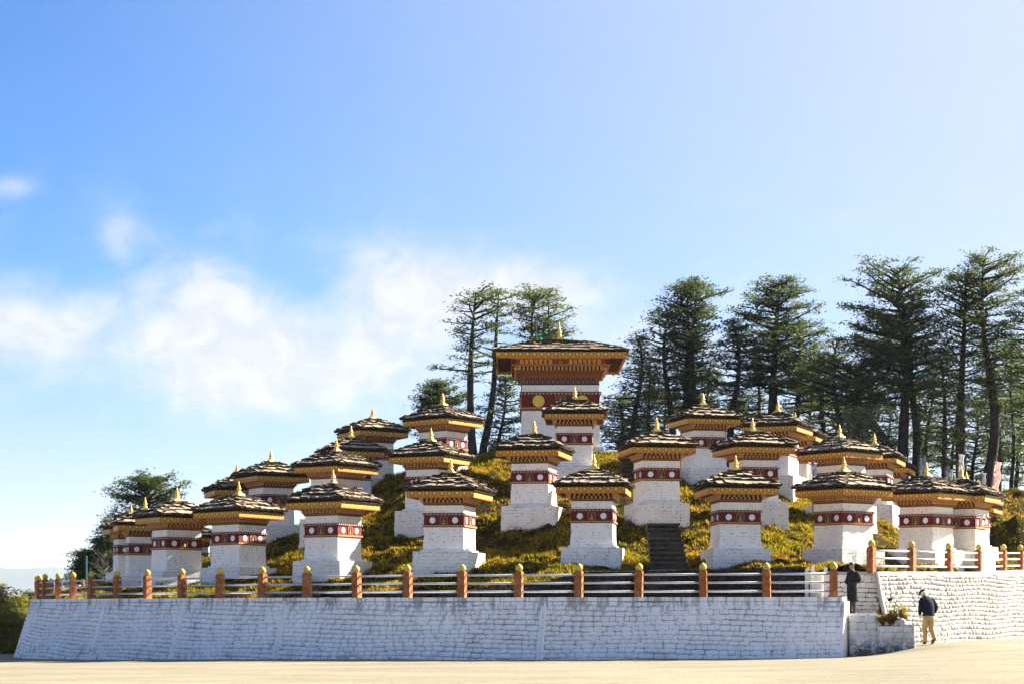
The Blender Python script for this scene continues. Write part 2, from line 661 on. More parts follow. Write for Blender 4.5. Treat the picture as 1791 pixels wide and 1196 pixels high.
# ------------------------------------------------------------------ survey: the wall line, the chortens, spot heights
FENCE = [(65, 84.8), (69, 82.6), (79, 80.2), (102, 77.8), (128, 75.8), (160, 74), (205, 72.2), (258, 70.4), (318, 68.8), (385, 67.2),
         (460, 65.7), (537, 64.5), (624, 63.3), (713, 62.4), (808, 61.6), (907, 61), (1012, 60.4), (1117, 59.9), (1230, 59.4),
         (1341, 59.0), (1458, 58.6)]
FP = np.array([((p - CX) * d / F, d) for p, d in FENCE])
WALLTOP = 1.97


def path_of(P, step=.25):
    """smooth path (Catmull-Rom) through plan points: samples, tangents, left-hand normals, lengths"""
    P = np.asarray(P, float)
    E = np.vstack([2 * P[0] - P[1], P, 2 * P[-1] - P[-2]])
    pts = []
    for i in range(1, len(E) - 2):
        p0, p1, p2, p3 = E[i - 1:i + 3]
        n = max(2, int(np.linalg.norm(p2 - p1) / step))
        for k in range(n):
            t = k / n
            pts.append(.5 * ((2 * p1) + (p2 - p0) * t + (2 * p0 - 5 * p1 + 4 * p2 - p3) * t * t + (3 * p1 - p0 - 3 * p2 + p3) * t ** 3))
    pts.append(P[-1])
    pts = np.array(pts)
    tg = np.gradient(pts, axis=0)
    tg /= np.linalg.norm(tg, axis=1)[:, None]
    nr = np.stack([tg[:, 1], -tg[:, 0]], 1)      # to the right of travel = towards the viewer when travelling left to right
    s = np.concatenate([[0], np.cumsum(np.linalg.norm(np.diff(pts, axis=0), axis=1))])
    return pts, tg, nr, s


class Path:
    def __init__(self, P, step=.25):
        self.p, self.t, self.n, self.s = path_of(P, step)
        self.L = self.s[-1]

    def __call__(self, s):
        f = lambda a: np.array([np.interp(s, self.s, a[:, 0]), np.interp(s, self.s, a[:, 1])])
        p, t, n = f(self.p), f(self.t), f(self.n)
        return p, t / np.linalg.norm(t), n / np.linalg.norm(n)


wall_pts = [(-20.6, 93.5), (-21.9, 88.5)] + [tuple(p) for p in FP] + [(10.62, 58.52)]
wall_path = Path(wall_pts)
terrace_pts = [(12.55, 63.9), (14.6, 66.6), (17.3, 70.8), (20.0, 75.6), (22.6, 81.0), (25.4, 87.2), (28.8, 93.0), (33.2, 98.6), (39.0, 103.6), (46.0, 107.5)]
terrace_path = Path(terrace_pts)
TERRACE_Z = lambda s: float(np.interp(s, [0, 10, 20, 34, 60], [2.88, 3.02, 3.28, 3.75, 5.0]))

# the small chortens: finial tip as sighted (px, py), relative size on the picture, turn of the square plan
U = 47.0
SMALL = [
    (252.8, 868.5, .83, 84), (308, 851, .90, 66.4), (417.3, 840.4, .92, 44.6), (416, 810, .80, 78), (474.4, 785, .815, 64.2),
    (582.5, 820, .975, 35.4), (586.8, 765.7, .86, 42.6), (613, 743, .80, 76), (650.8, 710.4, .77, 64.2), (752.2, 747, .89, 28),
    (775.4, 686.7, .825, 37), (785.8, 800, 1.0, 17), (933.6, 734.4, .92, 13), (1004.6, 675.7, .85, 0.5), (1037.9, 792.6, 1.0, 5.5),
    (1148.2, 729.2, .92, 76), (1230.6, 686.4, .81, 67), (1285.8, 795, 1.0, 76.5), (1317.9, 730, .90, 67.5), (1358.7, 699.6, .81, 17),
    (1390, 719.5, .755, 12), (1469.9, 741.3, .87, 37), (1474.5, 797.5, .985, 46), (1528.3, 757, .77, 10), (1551, 777, .72, 8),
    (1619.2, 807.9, .93, 31), (1681.7, 813.7, .91, 15), (1691.3, 823.8, .80, 22), (1699, 843, .76, 10),
    (228, 882, .72, 80), (333, 897, .70, 75),
]
UH = 198.0 / U       # a small chorten is 4.2 m tall
CH = []
for px, py, s_, a_ in SMALL:
    d_ = F / (U * s_)
    x_, y_, z_ = at(px, py, d_)
    # the face turned to the viewer looks along -Y; a turn to the left swings its right side into view
    yaw = -(a_) + math.degrees(math.atan2(-x_, y_))
    CH.append((x_, y_, z_ - UH, R(yaw)))
BIG = (at(978.5, 562.5, 90.0)[0], 90.0, 9.2)

spots = [(x, y, z + .05) for x, y, z, _ in CH]
for s_ in np.arange(3, 43, 2.5):
    (x, y), t_, n_ = wall_path(s_)
    if x < 2.5:
        spots.append((x - n_[0] * .5, y - n_[1] * .5, 2.0))
for x, y in [(3, 65.6), (5.6, 65.6), (8.5, 65.5), (11.5, 65.2)]:
    spots.append((x, y, 2.95))
for s_ in (3, 9, 15, 20, 25, 30, 36, 43, 51, 58):
    (x, y), t_, n_ = terrace_path(s_)
    spots.append((x - n_[0] * .6, y - n_[1] * .6, TERRACE_Z(s_) + .02))
for dx in (-3, 0, 3):
    for dy in (-3.3, 0, 3):
        spots.append((BIG[0] + dx, BIG[1] + dy, 8.95))
spots += [(-6, 86, 7.6), (9, 90, 8.4), (-1.2, 84.5, 8.0), (-2.4, 79, 7.2), (-20, 100, 1.2), (-8, 105, 4), (4, 112, 6.5), (18, 104, 7.6),
          (30, 104, 7.8), (22.6, 92, 7.0), (25, 90, 6.2), (28, 96, 7.4), (38, 100, 7.5), (40, 120, 8), (20, 125, 7), (0, 128, 4), (55, 120, 8), (33, 90, 5.5)]
hill_rbf = RBF(spots)
dark_line = [((p - CX) * d / F, d) for p, d in ((560, 65.6), (640, 64.7), (720, 64.1), (810, 63.7), (900, 63.5), (1000, 63.6), (1080, 63.9), (1180, 64.3), (1300, 64.3), (1412, 64.2))]
dark_path = Path(dark_line)
DARK_TOP = lambda s: float(np.interp(s, [0, 4, 8, 9.6, 17], [2.12, 2.2, 2.35, 2.9, 3.05]))


def front_y(x):
    return np.interp(x, wall_path.p[20:, 0], wall_path.p[20:, 1])


def dark_y(x):
    return np.interp(x, np.append(dark_path.p[:, 0], 12.5), np.append(dark_path.p[:, 1], 64.0), left=0)


def hill_z(x, y):
    z = hill_rbf(x, y)
    bumps = vnoise(x * .55, y * .55, 3) * .50 + vnoise(x * 1.5, y * 1.5, 5) * .38 + vnoise(x * 3.7, y * 3.7, 7) * .20
    edge = np.clip((y - front_y(x)) / 2.5, 0, 1) * np.clip(np.hypot(x - BIG[0], y - BIG[1]) / 4 - .8, 0.15, 1)
    z = z + bumps * edge
    walk = (x > -9.5) & (x < 12.6) & (y < dark_y(x))
    return np.where(walk, np.minimum(z, 1.93), z)


hx, hy = np.arange(-36, 62, .22), np.arange(57.5, 140, .22)
X, Y = np.meshgrid(hx, hy)
Z = hill_z(X, Y)
fall = np.clip((Y - 118) / 18, 0, 1) + np.clip((X - 44) / 14, 0, 1) + np.clip((-14 - X) / 10, 0, 1) * np.clip((Y - 88) / 8, 0, 1)
Z = Z - fall * fall * 9
inside = np.where(X < 11.0, Y > front_y(X) + .30, Y > np.interp(X, terrace_path.p[:, 0], terrace_path.p[:, 1], right=999) + .28)
inside &= ~((X > 10.8) & (X < 12.6) & (Y < 64.2))
inside &= (X > np.interp(Y, [58, 84, 88.5, 93.5, 100, 110], [-40, -21.4, -21.3, -20.0, -26, -34]))
ny_, nx_ = X.shape
keep = inside[:-1, :-1] & inside[1:, :-1] & inside[:-1, 1:] & inside[1:, 1:]
ii = np.arange(ny_ * nx_).reshape(ny_, nx_)
Q = np.stack([ii[:-1, :-1][keep], ii[:-1, 1:][keep], ii[1:, 1:][keep], ii[1:, :-1][keep]], 1)
used, inv = np.unique(Q, return_inverse=True)
V = np.stack([X.ravel(), Y.ravel(), Z.ravel()], 1)[used]
hill = link('hill', np_mesh('hill', V, inv.reshape(-1, 4), M['hill'], True))
hill['kind'] = 'structure'

# ground: the plaza in front, falling away beyond the pass
gp = RBF([(10.9, 58.4, .06), (1.1, 60.6, -.08), (-8.1, 65.2, -.19), (-16, 71.5, -.42), (-23, 85, -.69), (13.7, 59.6, .46), (13.0, 58.5, .40),
          (12.1, 57.9, .22), (16.6, 69, .38), (22.4, 79, .36), (18, 60, .45), (25, 62, .40), (12, 50, .16), (20, 50, .22), (0, 38, .05),
          (-10, 40, .03), (10, 40, .05), (0, 20, .02), (-15, 20, .02), (15, 20, .04), (-20, 60, -.3), (-35, 80, -.8), (0, 0, 0), (-40, 0, 0), (40, 0, .1),
          (40, 60, .5), (35, 80, .4), (30, 95, .4)])


def ground_z(x, y):
    x, y = np.asarray(x, float), np.asarray(y, float)
    z = np.clip(gp(np.clip(x, -45, 45), np.clip(y, -10, 95)), -1.2, .62)
    d = np.hypot(np.maximum(np.abs(x) - 60, 0), np.maximum(y - 96, 0)) + np.maximum(0, -60 - y)
    d2 = np.maximum(0, -24.5 - x + np.minimum(0, (86.5 - y) * 1.3)) * (y > 75)
    d = np.maximum(d, d2 * 1.0)
    return z - np.minimum(d * .22, 30 + np.sqrt(d) * 5.5) + np.where(d > 30, vnoise(x * .012, y * .012, 9) * np.minimum(d * .2, 60), 0)


def warp(lo, hi, fine_lo, fine_hi, step, growth=1.16):
    a = list(np.arange(fine_lo, fine_hi + step * .5, step))
    d = step
    while a[-1] < hi:
        d *= growth
        a.append(a[-1] + d)
    d = step
    while a[0] > lo:
        d *= growth
        a.insert(0, a[0] - d)
    return np.array(a)


gxs, gys = warp(-9000, 9000, -32, 34, .8), warp(-3000, 9500, 4, 92, .8)
X, Y = np.meshgrid(gxs, gys)
ny_, nx_ = X.shape
ii = np.arange(ny_ * nx_).reshape(ny_, nx_)
Q = np.stack([ii[:-1, :-1].ravel(), ii[:-1, 1:].ravel(), ii[1:, 1:].ravel(), ii[1:, :-1].ravel()], 1)
ground = link('ground', np_mesh('ground', np.stack([X.ravel(), Y.ravel(), ground_z(X, Y).ravel()], 1), Q, M['ground'], True))
ground['kind'] = 'structure'

# faint far range seen to the left
M['far_range'] = plain('far forested slopes', (.05, .07, .06), .3, .002, .95, .05)
mx_, my_ = np.linspace(-5200, 2600, 120), np.linspace(0, 1, 14)
X, T = np.meshgrid(mx_, my_)
ridge = np.interp(mx_, [-5200, -3900, -3000, -2480, -2280, -2130, -1700, -900, 0, 2600],
                  [120, 330, 210, 205, 190, 212, 110, 60, 90, 60])
ridge = ridge + 22 * vnoise(mx_ / 260, mx_ * 0 + .5, 4) + 9 * vnoise(mx_ / 80, mx_ * 0 + .5, 6)
Zm = -260 + (ridge[None] + 260) * (1 - np.abs(T - .5) * 2) ** .8 + vnoise(X / 300, T * 9, 8) * 60 * (1 - (1 - np.abs(T - .5) * 2))
ny_, nx_ = X.shape
ii = np.arange(ny_ * nx_).reshape(ny_, nx_)
Q = np.stack([ii[:-1, :-1].ravel(), ii[:-1, 1:].ravel(), ii[1:, 1:].ravel(), ii[1:, :-1].ravel()], 1)
far = link('mountain_range', np_mesh('mountain_range', np.stack([X.ravel(), (7600 + T * 1800).ravel(), Zm.ravel()], 1), Q, M['far_range'], True))
far['kind'] = 'structure'

# ------------------------------------------------------------------ masonry


def stone_variants(n, bulge, rag, seed):
    r = random.Random(seed)
    res = []
    for k in range(n):
        mb = MB()
        g = 4
        vs = []
        cut = r.uniform(.03, .10) * (1 + rag)
        for j in range(g):
            for i in range(g):
                u, v = i / (g - 1) - .5, j / (g - 1) - .5
                e = max(abs(u), abs(v)) * 2
                x, z = u, v
                if abs(u) > .49 and abs(v) > .49:
                    x *= 1 - cut
                    z *= 1 - cut
                x += r.uniform(-.035, .035) * rag
                z += r.uniform(-.05, .05) * rag
                dep = -1 + bulge * (e > .9) + r.uniform(-.16, .16) * rag
                if e > .9:
                    x *= 1 - .03 * bulge
                    z *= 1 - .06 * bulge
                vs.append((x, dep, z))
        fs = [(j * g + i, j * g + i + 1, j * g + g + i + 1, j * g + g + i) for j in range(g - 1) for i in range(g - 1)]
        ring = [i for i in range(g)] + [j * g + g - 1 for j in range(1, g)] + [(g - 1) * g + i for i in range(g - 2, -1, -1)] + [j * g for j in range(g - 2, 0, -1)]
        b0 = len(vs)
        for q in ring:
            x, y, z = vs[q]
            vs.append((x * 1.02, .25, z * 1.02))
        m_ = len(ring)
        for a in range(m_):
            b = (a + 1) % m_
            fs.append((ring[b], ring[a], b0 + a, b0 + b))
        mb.add(vs, fs)
        res.append(mb)
    return res


def lay_wall(root, path, s0, s1, top, base, batter, course, width, depth, mats, variants, limit=300, off=0.0, near=(0, 0), seed=1, curve_back=0.0, gap=.013):
    """rubble facing laid in wavering courses: the nearest stones are single parts, the rest one joined part"""
    r = random.Random(seed)
    stones = []
    smat, cmat = mats

    def pos(s, h):
        p, t, n = path(s)
        o = off + batter * (top(s) - h) + curve_back * (top(s) - h) ** 2
        return np.array([p[0] + n[0] * o, p[1] + n[1] * o, h]), t, n
    hmin = min(base(s) for s in np.linspace(s0, s1, 40)) - .12
    hmax = max(top(s) for s in np.linspace(s0, s1, 40))
    h = hmax
    ci = 0
    while h > hmin:
        ch = course * r.uniform(.82, 1.2)
        s = s0 - r.uniform(0, width)
        while s < s1:
            wd = width * r.choice((.6, .8, 1, 1, 1.2, 1.5)) * r.uniform(.85, 1.15)
            a, b = max(s, s0), min(s + wd, s1)
            sc = (a + b) / 2
            hh = h - ch / 2 + .035 * math.sin(sc * .9 + ci * .35) + r.uniform(-.012, .012)
            if hh + ch * .5 > top(sc) and hh < top(sc) + ch * .2:
                hh = top(sc) - ch * .5
            if b - a > .08 and hh + ch * .4 < top(sc) + .02 and hh > base(sc) - ch * .6:
                P_, t, n = pos(sc, hh)
                stones.append((P_, t, n, (b - a) - gap, ch - gap + r.uniform(-.01, .008), depth * r.uniform(.7, 1.25), r.randrange(len(variants))))
            s += wd
        h -= ch
        ci += 1
    # core
    ss = np.linspace(s0, s1, max(8, int((s1 - s0) / .4)))
    V, Fq = [], []
    for s in ss:
        for k in range(6):
            hh = top(s) - (top(s) - base(s) + .3) * k / 5
            P_, t, n = pos(s, hh)
            V.append(P_)
        P_, t, n = pos(s, top(s))
        V.append(P_ - np.array([n[0], n[1], 0]) * .5)
    for i in range(len(ss) - 1):
        for k in range(6):
            a = i * 7
            q = (a + k, a + k + 1, a + 7 + k + 1, a + 7 + k) if k < 5 else (a, a + 7, a + 7 + 6, a + 6)
            Fq.append(q)
    link('wall_core', np_mesh('wall_core', np.array(V), np.array(Fq), cmat), root)
    vm = [v.mesh('stone', smat, True) for v in variants]
    stones.sort(key=lambda q: (q[0][0] - near[0]) ** 2 + (q[0][1] - near[1]) ** 2)
    rest_v, rest_f, cnt = [], [], 0
    vv = [np.array(v.v) for v in variants]
    for k, (P_, t, n, wd, hh, dp, vi) in enumerate(stones):
        zax = np.array([-n[0] * batter, -n[1] * batter, 1.0])
        zax /= np.linalg.norm(zax)
        xax = np.array([t[0], t[1], 0])
        yax = np.cross(zax, xax)
        A = np.stack([xax * wd, yax * dp, zax * hh], 1)
        if k < limit:
            m_ = Matrix(((*A[0], P_[0]), (*A[1], P_[1]), (*A[2], P_[2]), (0, 0, 0, 1)))
            link('stone', vm[vi], root, m_)
        else:
            rest_v.append(vv[vi] @ A.T + P_)
            for q in variants[vi].f:
                rest_f.append([i + cnt for i in q])
            cnt += len(vv[vi])
    if rest_v:
        o = link('stonework', np_mesh('stonework', np.concatenate(rest_v), np.array(rest_f), smat, True), root)
        o['kind'] = 'stuff'
    return stones


def strip_along(path, s0, s1, top, off_out, off_in, z_of, thick, step=.3, jag=0.0, seed=3):
    """coping: a slab following the path"""
    r = random.Random(seed)
    ss = np.linspace(s0, s1, max(4, int((s1 - s0) / step)))
    mb = MB()
    vs, fs = [], []
    for s in ss:
        p, t, n = path(s)
        j = r.uniform(-jag, jag)
        zt = z_of(s) + r.uniform(-jag, jag) * .4
        a = p + n * (off_out + j)
        b = p - n * off_in
        vs += [(a[0], a[1], zt - thick), (a[0], a[1], zt), (b[0], b[1], zt), (b[0], b[1], zt - thick)]
    for i in range(len(ss) - 1):
        o = i * 4
        for k in range(4):
            k2 = (k + 1) % 4
            fs.append((o + k, o + 4 + k, o + 4 + k2, o + k2))
    fs += [(0, 1, 2, 3), tuple(len(vs) - 4 + k for k in (3, 2, 1, 0))]
    mb.add(vs, fs)
    return mb


BAT = .31
SV = stone_variants(8, .30, .8, 5)
RV = stone_variants(8, .55, 1.3, 6)
t = thing('retaining_wall', 'long curved whitewashed stone retaining wall under the front railing, in shade', 'wall', (0, 0, 0))
wbase = lambda s: float(ground_z(*(wall_path(s)[0] + wall_path(s)[2] * .6)))
wtop = lambda s: WALLTOP - .13
lay_wall(t, wall_path, 0, wall_path.L, wtop, wbase, BAT, .155, .33, .022, (M['wall_stone'], M['wall_core']), SV, 300, .2, (6, 40), 4)
build(strip_along(wall_path, 0, wall_path.L, None, .235, .42, lambda s: WALLTOP, .128, .3, .012), 'coping', M['wall_stone'], t)
# slanting ribs that part the wall into bays
s_of = lambda px: float(np.interp(px, [(p[0] / p[1]) * F + CX for p in wall_path.p[60:]], wall_path.s[60:]))
for px in (195, 332, 508, 955):
    s = s_of(px)
    mb = MB()
    p, tt, n = wall_path(s)
    pts = []
    for k in range(7):
        h = WALLTOP - .12 - (WALLTOP - .12 - wbase(s) + .15) * k / 6
        o = .2 + BAT * (WALLTOP - .13 - h) + .03
        pts.append((p[0] + n[0] * o, p[1] + n[1] * o, h))
    for e in (-.055, .055):
        mb.tube([(q[0] + tt[0] * e, q[1] + tt[1] * e, q[2]) for q in pts], .066, 5)
    build(mb, 'rib', M['wall_stone'], t)
# squared end of the wall by the entrance
p, tt, n = wall_path(wall_path.L)
mb = MB()
vs = []
for h in (WALLTOP - .13, -.2):
    o = .2 + BAT * (WALLTOP - .13 - h)
    for e, q in ((0, o + .02), (0, -.42), (.08, -.42), (.08, o + .02)):
        vs.append((p[0] + tt[0] * e + n[0] * q, p[1] + tt[1] * e + n[1] * q, h))
mb.add(vs, [(0, 1, 2, 3), (7, 6, 5, 4), (0, 4, 5, 1), (1, 5, 6, 2), (2, 6, 7, 3), (3, 7, 4, 0)])
build(mb, 'wall_end', M['wall_stone'], t)

t = thing('terrace_wall', 'sunlit rough whitewashed stone wall below the right hand railing', 'wall', (0, 0, 0))
tbase = lambda s: float(ground_z(*(terrace_path(s)[0] + terrace_path(s)[2] * .7)))
ttop = lambda s: TERRACE_Z(s) - .14
lay_wall(t, terrace_path, 0, terrace_path.L, ttop, tbase, .14, .165, .29, .09, (M['rough_stone'], M['rough_core']), RV, 300, .2, (13, 55), 8, .055, .012)
build(strip_along(terrace_path, 0, terrace_path.L, None, .25, .42, TERRACE_Z, .14, .3, .015), 'coping', M['rough_stone'], t)
for s in (0.0, float(np.interp(1778, [(q[0] / q[1]) * F + CX for q in terrace_path.p], terrace_path.s))):
    p, tt, n = terrace_path(s)
    pts = []
    for k in range(9):
        h = ttop(s) - (ttop(s) - tbase(s) + .1) * k / 8
        o = .23 + .14 * (ttop(s) - h) + .055 * (ttop(s) - h) ** 2
        pts.append((p[0] + n[0] * o, p[1] + n[1] * o, h))
    mb = MB()
    mb.tube(pts, .085, 6)
    build(mb, 'rib', M['rough_stone'], t)

t = thing('entrance_wall', 'smooth cream white wall behind the standing guard at the entrance', 'wall', (0, 0, 0))
ent = Path([(10.15, 64.4), (11.4, 64.25), (12.86, 64.2)])
lay_wall(t, ent, 0, ent.L, lambda s: 2.78, lambda s: .6, .03, .16, .42, .022, (M['white'], M['rough_core']), SV, 300, .12, (11, 50), 9, 0, .008)
build(strip_along(ent, 0, ent.L, None, .15, .4, lambda s: 2.88, .10, .3, .01), 'coping', M['rough_stone'], t)

t = thing('dry_stone_wall', 'low dark mossy dry stone wall behind the front railing', 'wall', (0, 0, 0))
DV = stone_variants(8, .45, 1.1, 7)
lay_wall(t, dark_path, 0, dark_path.L - .02, DARK_TOP, lambda s: 1.93, .05, .105, .27, .05, (M['dark_stone'], M['dark_core']), DV, 300, .1, (8, 55), 10, 0, .02)

# dark stone terrace under the main chorten
t = thing('stone_terrace', 'dark stone terrace under the large chorten', 'terrace', (BIG[0] + .35, BIG[1], 8.4))
mb = MB()
mb.frustum(6.3, 6.2, 0, .62)
build(mb, 'core', M['dark_core'], t)
r_ = random.Random(5)
for q in range(4):
    rot = Matrix.Rotation(q * math.pi / 2, 4, 'Z')
    me = [v.mesh('stone', M['dark_stone'], True) for v in DV[:3]] if q == 0 else me
    for c in range(4):
        x = -3.1
        while x < 3.0:
            wd = r_.uniform(.3, .62)
            sc = Matrix.Diagonal((min(wd, 3.12 - x) - .02, .06, .15, 1))
            link('stone', me[r_.randrange(3)], t, rot @ Matrix.Translation((x + min(wd, 3.12 - x) / 2, -3.13, .08 + c * .155)) @ sc)
            x += wd

# stairs
def stairs(label, x, y0, z0, n, rise, tread, w0, w1):
    t = thing('stairway', label, 'stairs', (x, y0, z0))
    r = random.Random(n)
    for k in range(n):
        w_ = w0 + (w1 - w0) * k / (n - 1)
        mb = MB()
        # a riser of two dark stones under a worn slab
        mb.box((-w_ / 4, k * tread + .22, (k + .5) * rise - .04), (w_ / 2 - .02, .5, rise - .05))
        mb.box((w_ / 4, k * tread + .23, (k + .5) * rise - .04), (w_ / 2 - .02, .5, rise - .05))
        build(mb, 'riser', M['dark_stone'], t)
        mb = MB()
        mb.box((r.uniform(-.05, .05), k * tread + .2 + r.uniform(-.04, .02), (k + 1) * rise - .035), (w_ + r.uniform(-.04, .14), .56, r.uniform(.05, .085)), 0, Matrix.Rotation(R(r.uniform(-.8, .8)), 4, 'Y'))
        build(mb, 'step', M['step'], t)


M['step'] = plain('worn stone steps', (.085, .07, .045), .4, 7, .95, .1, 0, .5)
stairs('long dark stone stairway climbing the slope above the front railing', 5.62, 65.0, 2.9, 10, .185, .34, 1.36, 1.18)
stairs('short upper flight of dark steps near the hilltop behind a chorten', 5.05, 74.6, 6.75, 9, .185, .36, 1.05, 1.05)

# ------------------------------------------------------------------ railings
post_mb = MB()
post_mb.frustum(.25, .245, -.06, .86)
post_mb.frustum(.17, .15, .86, .885)
post_me = post_mb.mesh('post', M['post_paint'])
ball_mb = MB()
ball_mb.lathe([(.085, .88), (.118, .93), (.125, .985), (.112, 1.035), (.078, 1.078), (.035, 1.105), (.008, 1.125)], 14)
ball_me = ball_mb.mesh('finial', M['ball_paint'], True)


def railing(label, pts, extra=None):
    t = thing('railing', label, 'railing', (0, 0, 0))
    r = random.Random(3)
    for k, (x, y, z) in enumerate(pts):
        a = pts[max(0, k - 1)]
        b = pts[min(len(pts) - 1, k + 1)]
        yaw = math.atan2(b[1] - a[1], b[0] - a[0])
        m_ = Matrix.Translation((x, y, z)) @ Matrix.Rotation(yaw + r.uniform(-.06, .06), 4, 'Z') @ Matrix.Rotation(R(r.uniform(-1.2, 1.2)), 4, 'Y')
        po = link('post', post_me, t, m_)
        link('finial', ball_me, po)
    for (a, b) in zip(pts[:-1], pts[1:]):
        for h in (.19, .47, .74):
            A, B = Vector(a), Vector(b)
            d = (B - A).normalized() * .10
            mb = MB()
            mb.tube([A + d + Vector((0, 0, h)), B - d + Vector((0, 0, h))], .034, 8)
            build(mb, 'rail', M['rail_paint'], t, smooth=True)
    return t


railing('front railing of terracotta posts with ochre finials and pale rails along the curved wall', [(x, y, WALLTOP) for x, y in FP])
rp = [(1523, 64.0), (1590, 66.9), (1653, 70.3), (1703, 73.9), (1747, 77.6), (1779, 81.0)]
pts = []
for px, d in rp:
    x = (px - CX) * d / F
    s = float(np.interp(x, terrace_path.p[:, 0], terrace_path.s))
    p, tt, n = terrace_path(s)
    pts.append((p[0], p[1], TERRACE_Z(s)))
for s in (23.2, 26, 29, 32):
    p, tt, n = terrace_path(s)
    pts.append((p[0], p[1], TERRACE_Z(s)))
railing('upper right railing of terracotta posts above the sunlit terrace wall', pts)
rear = []
for px, d in ((89, 101), (144.5, 104), (180.5, 106), (225, 107)):
    x = (px - CX) * d / F
    rear.append((x, d, at(px, 1046, d)[2]))
railing('rear railing seen small beyond the left end of the front railing', rear)

# ------------------------------------------------------------------ chortens
# dimensions in 1/47 m (one unit of the survey picture), turned into metres by K
K = 1.0 / U
M['dot'] = plain('greyed white dots', (.52, .44, .38), .2, 40)
M['statue'] = plain('dull gilt statue', (.34, .22, .05), .3, 60, .5, .4)
M['gold_board'] = gold_print('gilded fascia', 13.5 * K, 130.8 * K, 5.2 * K)
M['gold_board_big'] = gold_print('large gilded fascia', 12.0 / 35.56, 156.0 / 35.56, 5.0 / 35.56)


class SB(MB):
    """mesh builder that scales survey units to metres on output"""

    def __init__(self, k=K):
        super().__init__()
        self.k = k

    def mesh(self, name, mats, smooth=False):
        self.v = [(x * self.k, y * self.k, z * self.k) for x, y, z in self.v]
        return super().mesh(name, mats, smooth)


def quarter(q):
    return Matrix.Rotation(q * math.pi / 2, 4, 'Z')


def blocks_row(mb, half, z0, z1, bw, n, depth, shift=0.0, mi=0):
    """a row of little beam ends on all four sides, projecting from a core of the given half width"""
    for q in range(4):
        rot = quarter(q)
        pitch = 2 * (half + depth) / n
        for i in range(n):
            x = -(half + depth) + pitch * (i + .5 + shift)
            if abs(x) + bw / 2 > half + depth:
                continue
            mb.box((x, -(half + depth / 2), (z0 + z1) / 2), (bw, depth, z1 - z0), mi, rot)


def slate_meshes(n, seed):
    r = random.Random(seed)
    res = []
    for k in range(n):
        mb = MB()
        j = lambda a: r.uniform(-a, a)
        # unit slab: x across, y up the slope (0 at the lower edge), z thickness; the lower edge ragged
        low = [(-.5, j(.03)), (-.17, j(.07)), (.17, j(.07)), (.5, j(.03))]
        vs = [(x, y, 0) for x, y in low] + [(.5, 1, 0), (-.5, 1, 0)]
        vs += [(x, y, 1 + j(.2)) for x, y in low] + [(.5, 1, 1), (-.5, 1, 1)]
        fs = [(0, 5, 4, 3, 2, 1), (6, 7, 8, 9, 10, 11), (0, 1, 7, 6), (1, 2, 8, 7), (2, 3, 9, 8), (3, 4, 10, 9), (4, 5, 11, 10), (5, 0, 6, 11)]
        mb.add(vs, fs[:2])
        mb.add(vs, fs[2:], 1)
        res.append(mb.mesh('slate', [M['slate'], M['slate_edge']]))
    return res


SLATES = slate_meshes(6, 21)


def roof_slates(zr, rads, counts, thick, k, seed, drop=1.0, over=2.5):
    """transforms of roof slates laid in courses on a domed four-sided roof"""
    r = random.Random(seed)
    res = []
    for q in range(4):
        rot = quarter(q)
        for j in range(len(counts)):
            r0, r1 = rads[j], rads[j + 1] - over
            z0, z1 = zr(rads[j]) + thick * .75, zr(max(r1, 0)) - thick * .15
            n = counts[j]
            cuts = [r.uniform(-.16, .16) if 0 < i < n else 0 for i in range(n + 1)]
            run = r0 - r1
            ang = math.atan2(z1 - z0, run)
            ln = math.hypot(run, z1 - z0)
            half = r0 - run * .18
            for i in range(n):
                a = -half + 2 * half * (i + cuts[i]) / n
                b = -half + 2 * half * (i + 1 + cuts[i + 1]) / n
                if i == 0:
                    a -= r.uniform(-.3, 1.5)
                if i == n - 1:
                    b += r.uniform(-.3, 1.5)
                wd = (b - a) - .35
                m_ = rot @ Matrix.Translation(((a + b) / 2 * k, (-r0 - r.uniform(-.5, 1.3) * drop) * k, (z0 + r.uniform(-.35, .5)) * k)) \
                    @ Matrix.Rotation(ang + R(r.uniform(-2, 2)), 4, 'X') @ Matrix.Rotation(R(r.uniform(-2, 2)), 4, 'Y') @ Matrix.Rotation(R(r.uniform(-1.5, 1.5)), 4, 'Z') \
                    @ Matrix.Diagonal((wd * k, ln * k, thick * r.uniform(.8, 1.25) * k, 1))
                res.append((r.randrange(6), m_))
    return res


def small_zr(r_):
    return 136.4 + 30.0 * (1 - (min(max(r_, 0), 66) / 66) ** 1.4)


